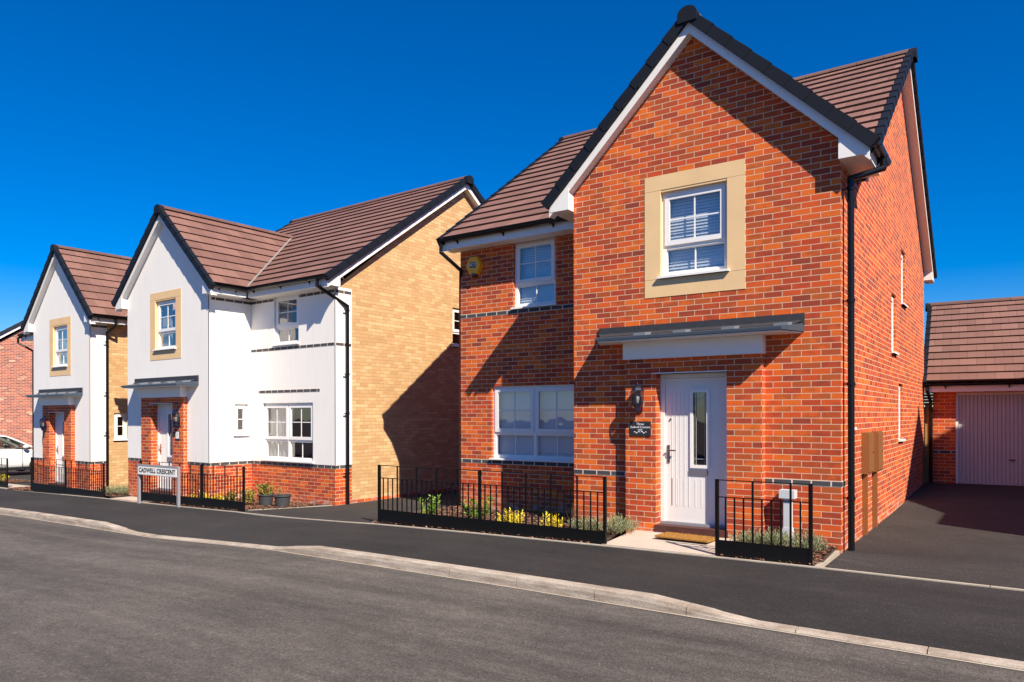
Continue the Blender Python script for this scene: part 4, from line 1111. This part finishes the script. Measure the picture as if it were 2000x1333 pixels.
bushy('potted_shrub','green and orange plant growing out of the left grey pot','potted plant',-11.10,.18,.34,.50,'leafo','broad',None,z=g(-11.1)+.17,dens=1.6)
t=thing('dry_twig','dry orange twig standing in the right grey pot','dry twig',(-10.66,.24,g(-10.6)+.20),0)
m_=MB()
for _ in range(7): m_.cyl((0,0,0),(R.uniform(-.09,.05),R.uniform(-.05,.05),R.uniform(.10,.2)),.004,.002,n=5)
m_.obj('stem','twig',t); m_=MB()
for _ in range(26): leaf(m_,Vector((R.uniform(-.09,.05),R.uniform(-.05,.05),R.uniform(.06,.2))),Vector((R.uniform(-1,1),R.uniform(-1,1),1)),.035,.008)
m_.obj('foliage','leafo',t)
# ------------------------------------------------------------------ car
def car():
    t=thing('parked_car','white hatchback parked on the drive at the far left edge','car',(-29.5,1.86,-.55),rad(90)+a3)
    t.scale=(1.03,1.03,1.03)
    # local x = forward; sections along x, body lofted from lower to waist, cabin separate
    Ln=4.0; hw=.84
    stn=[-2.0,-1.92,-1.6,-1.1,-.5,.2,.7,1.1,1.5,1.8,1.97]
    top=[.72,.92,.97,.97,.95,.93,.92,.90,.82,.72,.58]; wd=[.68,.76,.81,.83,.84,.84,.84,.83,.80,.72,.58]; bot=[.38,.24,.2,.19,.19,.19,.19,.19,.2,.22,.32]
    b=MB(); rings=[]
    for x,tp,w,bt in zip(stn,top,wd,bot):
        pr=[(-w*.80,bt),(-w*.97,bt+.06),(-w,(bt+tp)*.48),(-w*.985,tp-.10),(-w*.92,tp),(0,tp+.025),(w*.92,tp),(w*.985,tp-.10),(w,(bt+tp)*.48),(w*.97,bt+.06),(w*.80,bt)]
        rings.append([Vector((x,y,z)) for y,z in pr])
    for p,q in zip(rings[:-1],rings[1:]):
        for k in range(len(p)-1): b.face([p[k],q[k],q[k+1],p[k+1]],smooth=True)
    b.face(list(reversed(rings[0]))); b.face(rings[-1])
    body=b.obj('car_body','carpaint',t,merge=True); md=body.modifiers.new('s','SUBSURF'); md.levels=md.render_levels=2
    # roof + pillars
    cab=[(-1.85,1.0,.60),(-1.55,1.30,.58),(-1.0,1.43,.60),(-.3,1.455,.61),(.25,1.40,.60),(.62,1.22,.62),(1.08,.95,.66)]
    r=MB(); 
    def cr(x,z,w,dz=0): return [Vector((x,-w,z-.05)),Vector((x,-w*.92,z-.008)),Vector((x,0,z+.02)),Vector((x,w*.92,z-.008)),Vector((x,w,z-.05))]
    rr=[cr(*c_) for c_ in cab[1:5]]
    for p,q in zip(rr[:-1],rr[1:]):
        for k in range(4): r.face([p[k],q[k],q[k+1],p[k+1]],smooth=True)
    def strip(pts,wd_):
        for a_,c_ in zip(pts[:-1],pts[1:]):
            a_,c_=Vector(a_),Vector(c_); d=(c_-a_).normalized(); s=Vector((0,0,1)).cross(d); n_=d.cross(Vector((0,1,0))).normalized()*wd_
            r.obox(a_-n_/2,c_-a_,n_,(0,-.03 if a_.y>0 else .03,0))
    for s in (-1,1):
        strip([(.25,s*.60,1.37),(.66,s*.66,1.17),(1.10,s*.76,.93)],.06)
        strip([(-1.55,s*.58,1.27),(-1.86,s*.66,1.0)],.14)
        strip([(-.62,s*.62,1.40),(-.62,s*.62,1.40+.001),(-.60,s*.79,.95)],.05)
    r.obj('car_roof','carpaint',t)
    gl=MB()
    for s in (-1,1):
        gl.face([(-1.62,s*.615,1.25),(-.66,s*.615,1.395),(-.64,s*.79,.95),(-1.80,s*.73,.97)]); gl.face([(-.58,s*.615,1.40),(.25,s*.60,1.36),(.66,s*.665,1.16),(1.08,s*.77,.93),(-.57,s*.79,.95)])
    gl.face([(.27,-.58,1.385),(.27,.58,1.385),(1.12,.72,.935),(1.12,-.72,.935)]); gl.face([(-1.56,-.56,1.28),(-1.56,.56,1.28),(-1.88,.63,.97),(-1.88,-.63,.97)])
    gl.obj('car_window','carglass',t)
    for s in (-1,1):
        m_=MB(); m_.lathe((.78,s*.93,.99),[(.001,-.07),(.075,-.05),(.095,0),(.07,.05),(.001,.065)],12); m_.obj('wing_mirror','carpaint',t)
        m_=MB(); m_.box(.72,.86,min(s*.80,s*.92),max(s*.80,s*.92),.915,.94); m_.obj('mirror_arm','carblack',t)
        m_=MB(); m_.box(-1.45,1.35,min(s*.78,s*.845),max(s*.78,s*.845),.155,.26); m_.obj('sill','carblack',t)
        m_=MB(); m_.box(-.60,-.592,min(s*.80,s*.848),max(s*.80,s*.848),.28,.93); m_.box(.70,.708,min(s*.80,s*.848),max(s*.80,s*.848),.28,.90); m_.obj('door_gap','carblack',t)
        m_=MB(); m_.box(-.50,-.32,min(s*.83,s*.865),max(s*.83,s*.865),.80,.83); m_.obj('door_handle','carpaint',t)
        m_=MB(); m_.box(1.72,1.93,min(s*.45,s*.66),max(s*.45,s*.66),.55,.68); m_.obj('headlight','lens',t,bevel=.03)
        m_=MB(); m_.box(-1.98,-1.86,min(s*.55,s*.70),max(s*.55,s*.70),.65,.88); m_.obj('tail_light','redlight',t,bevel=.02)
        for x in (-1.28,1.22):
            w=MB(); w.cyl((x,s*.66,.30),(x,s*.855,.30),.30,n=28); wo=w.obj('wheel','tyre',t); w=MB(); w.cyl((x,s*.850,.30),(x,s*.862,.30),.20,n=20); w.obj('rim','rim',wo)
    # interior: seats and wheel
    m_=MB(); 
    for s in (-.36,.36): m_.box(-.35,.12,s-.22,s+.22,.35,.62); m_.box(-.45,-.28,s-.22,s+.22,.6,1.08); m_.box(-.43,-.33,s-.11,s+.11,1.1,1.25)
    m_.box(.55,1.0,-.7,.7,.6,.92); m_.obj('seat','carblack',t)
    m_=MB(); 
    for k in range(16):
        a_=2*math.pi*k/16; b_=2*math.pi*(k+1)/16; f_=lambda q: Vector((.42-.06*sin(q),-.36+.18*cos(q),.93+.17*sin(q))); m_.cyl(f_(a_),f_(b_),.014,n=6)
    m_.obj('steering_wheel','carblack',t)
    return t
car()
# distant timber rail behind the car
t=thing('timber_rail','low grey timber rail in front of the parked white car','rail',(-29.5,.35,g(-29)+.0),a3)
m_=MB(); m_.box(-4,4,-.02,.02,.30,.40); m_.obj('rail','signgrey',t); m_=MB()
for k in range(5): 
    m_=MB(); m_.box(-3.6+1.8*k-.05,-3.6+1.8*k+.05,.021,.1,0,.45); m_.obj('post','timber',t)
# ------------------------------------------------------------------ light, sky, camera
S=Vector((1.88,-1.0,2.04)).normalized(); el=math.asin(S.z); az=math.atan2(S.x,S.y)
sd_=bpy.data.lights.new('sun','SUN'); sd_.energy=5.0; sd_.angle=rad(.5); sd_.color=(1,.90,.74)
so=bpy.data.objects.new('sun',sd_); col.objects.link(so); so.rotation_euler=S.to_track_quat('Z','Y').to_euler()
W=bpy.data.worlds.new('World'); sc.world=W; W.use_nodes=True; nt=W.node_tree
bg=nt.nodes['Background']; sk=nt.nodes.new('ShaderNodeTexSky'); sk.sky_type='NISHITA'; sk.sun_disc=False
sk.sun_elevation=el; sk.sun_rotation=az; sk.altitude=300; sk.air_density=1.0; sk.dust_density=.15; sk.ozone_density=4.5
hs_=nt.nodes.new('ShaderNodeHueSaturation'); hs_.inputs['Saturation'].default_value=1.6; hs_.inputs['Value'].default_value=.95
L(nt,sk.outputs[0],hs_.inputs['Color']); L(nt,mixc(nt,1.0,hs_.outputs[0],(.74,.80,1.02),'MULTIPLY'),bg.inputs[0]); bg.inputs[1].default_value=.080
cd=bpy.data.cameras.new('camera'); co=bpy.data.objects.new('camera',cd); col.objects.link(co); sc.camera=co
cd.sensor_width=36; cd.lens=1424.1/2000*36; cd.shift_y=(810.5-666.5)/2000; cd.clip_end=2000; cd.clip_start=.05
co.matrix_world=Matrix.Translation(CAM)@Matrix.Rotation(yw,4,'Z')@Matrix.Rotation(math.pi/2,4,'X')@Matrix.Rotation(-.0017,4,'Z')
sc.view_settings.view_transform='Standard'; sc.view_settings.look='None'; sc.view_settings.exposure=.80; sc.view_settings.gamma=1
sc.view_settings.use_curve_mapping=False
sc.cycles.max_bounces=8
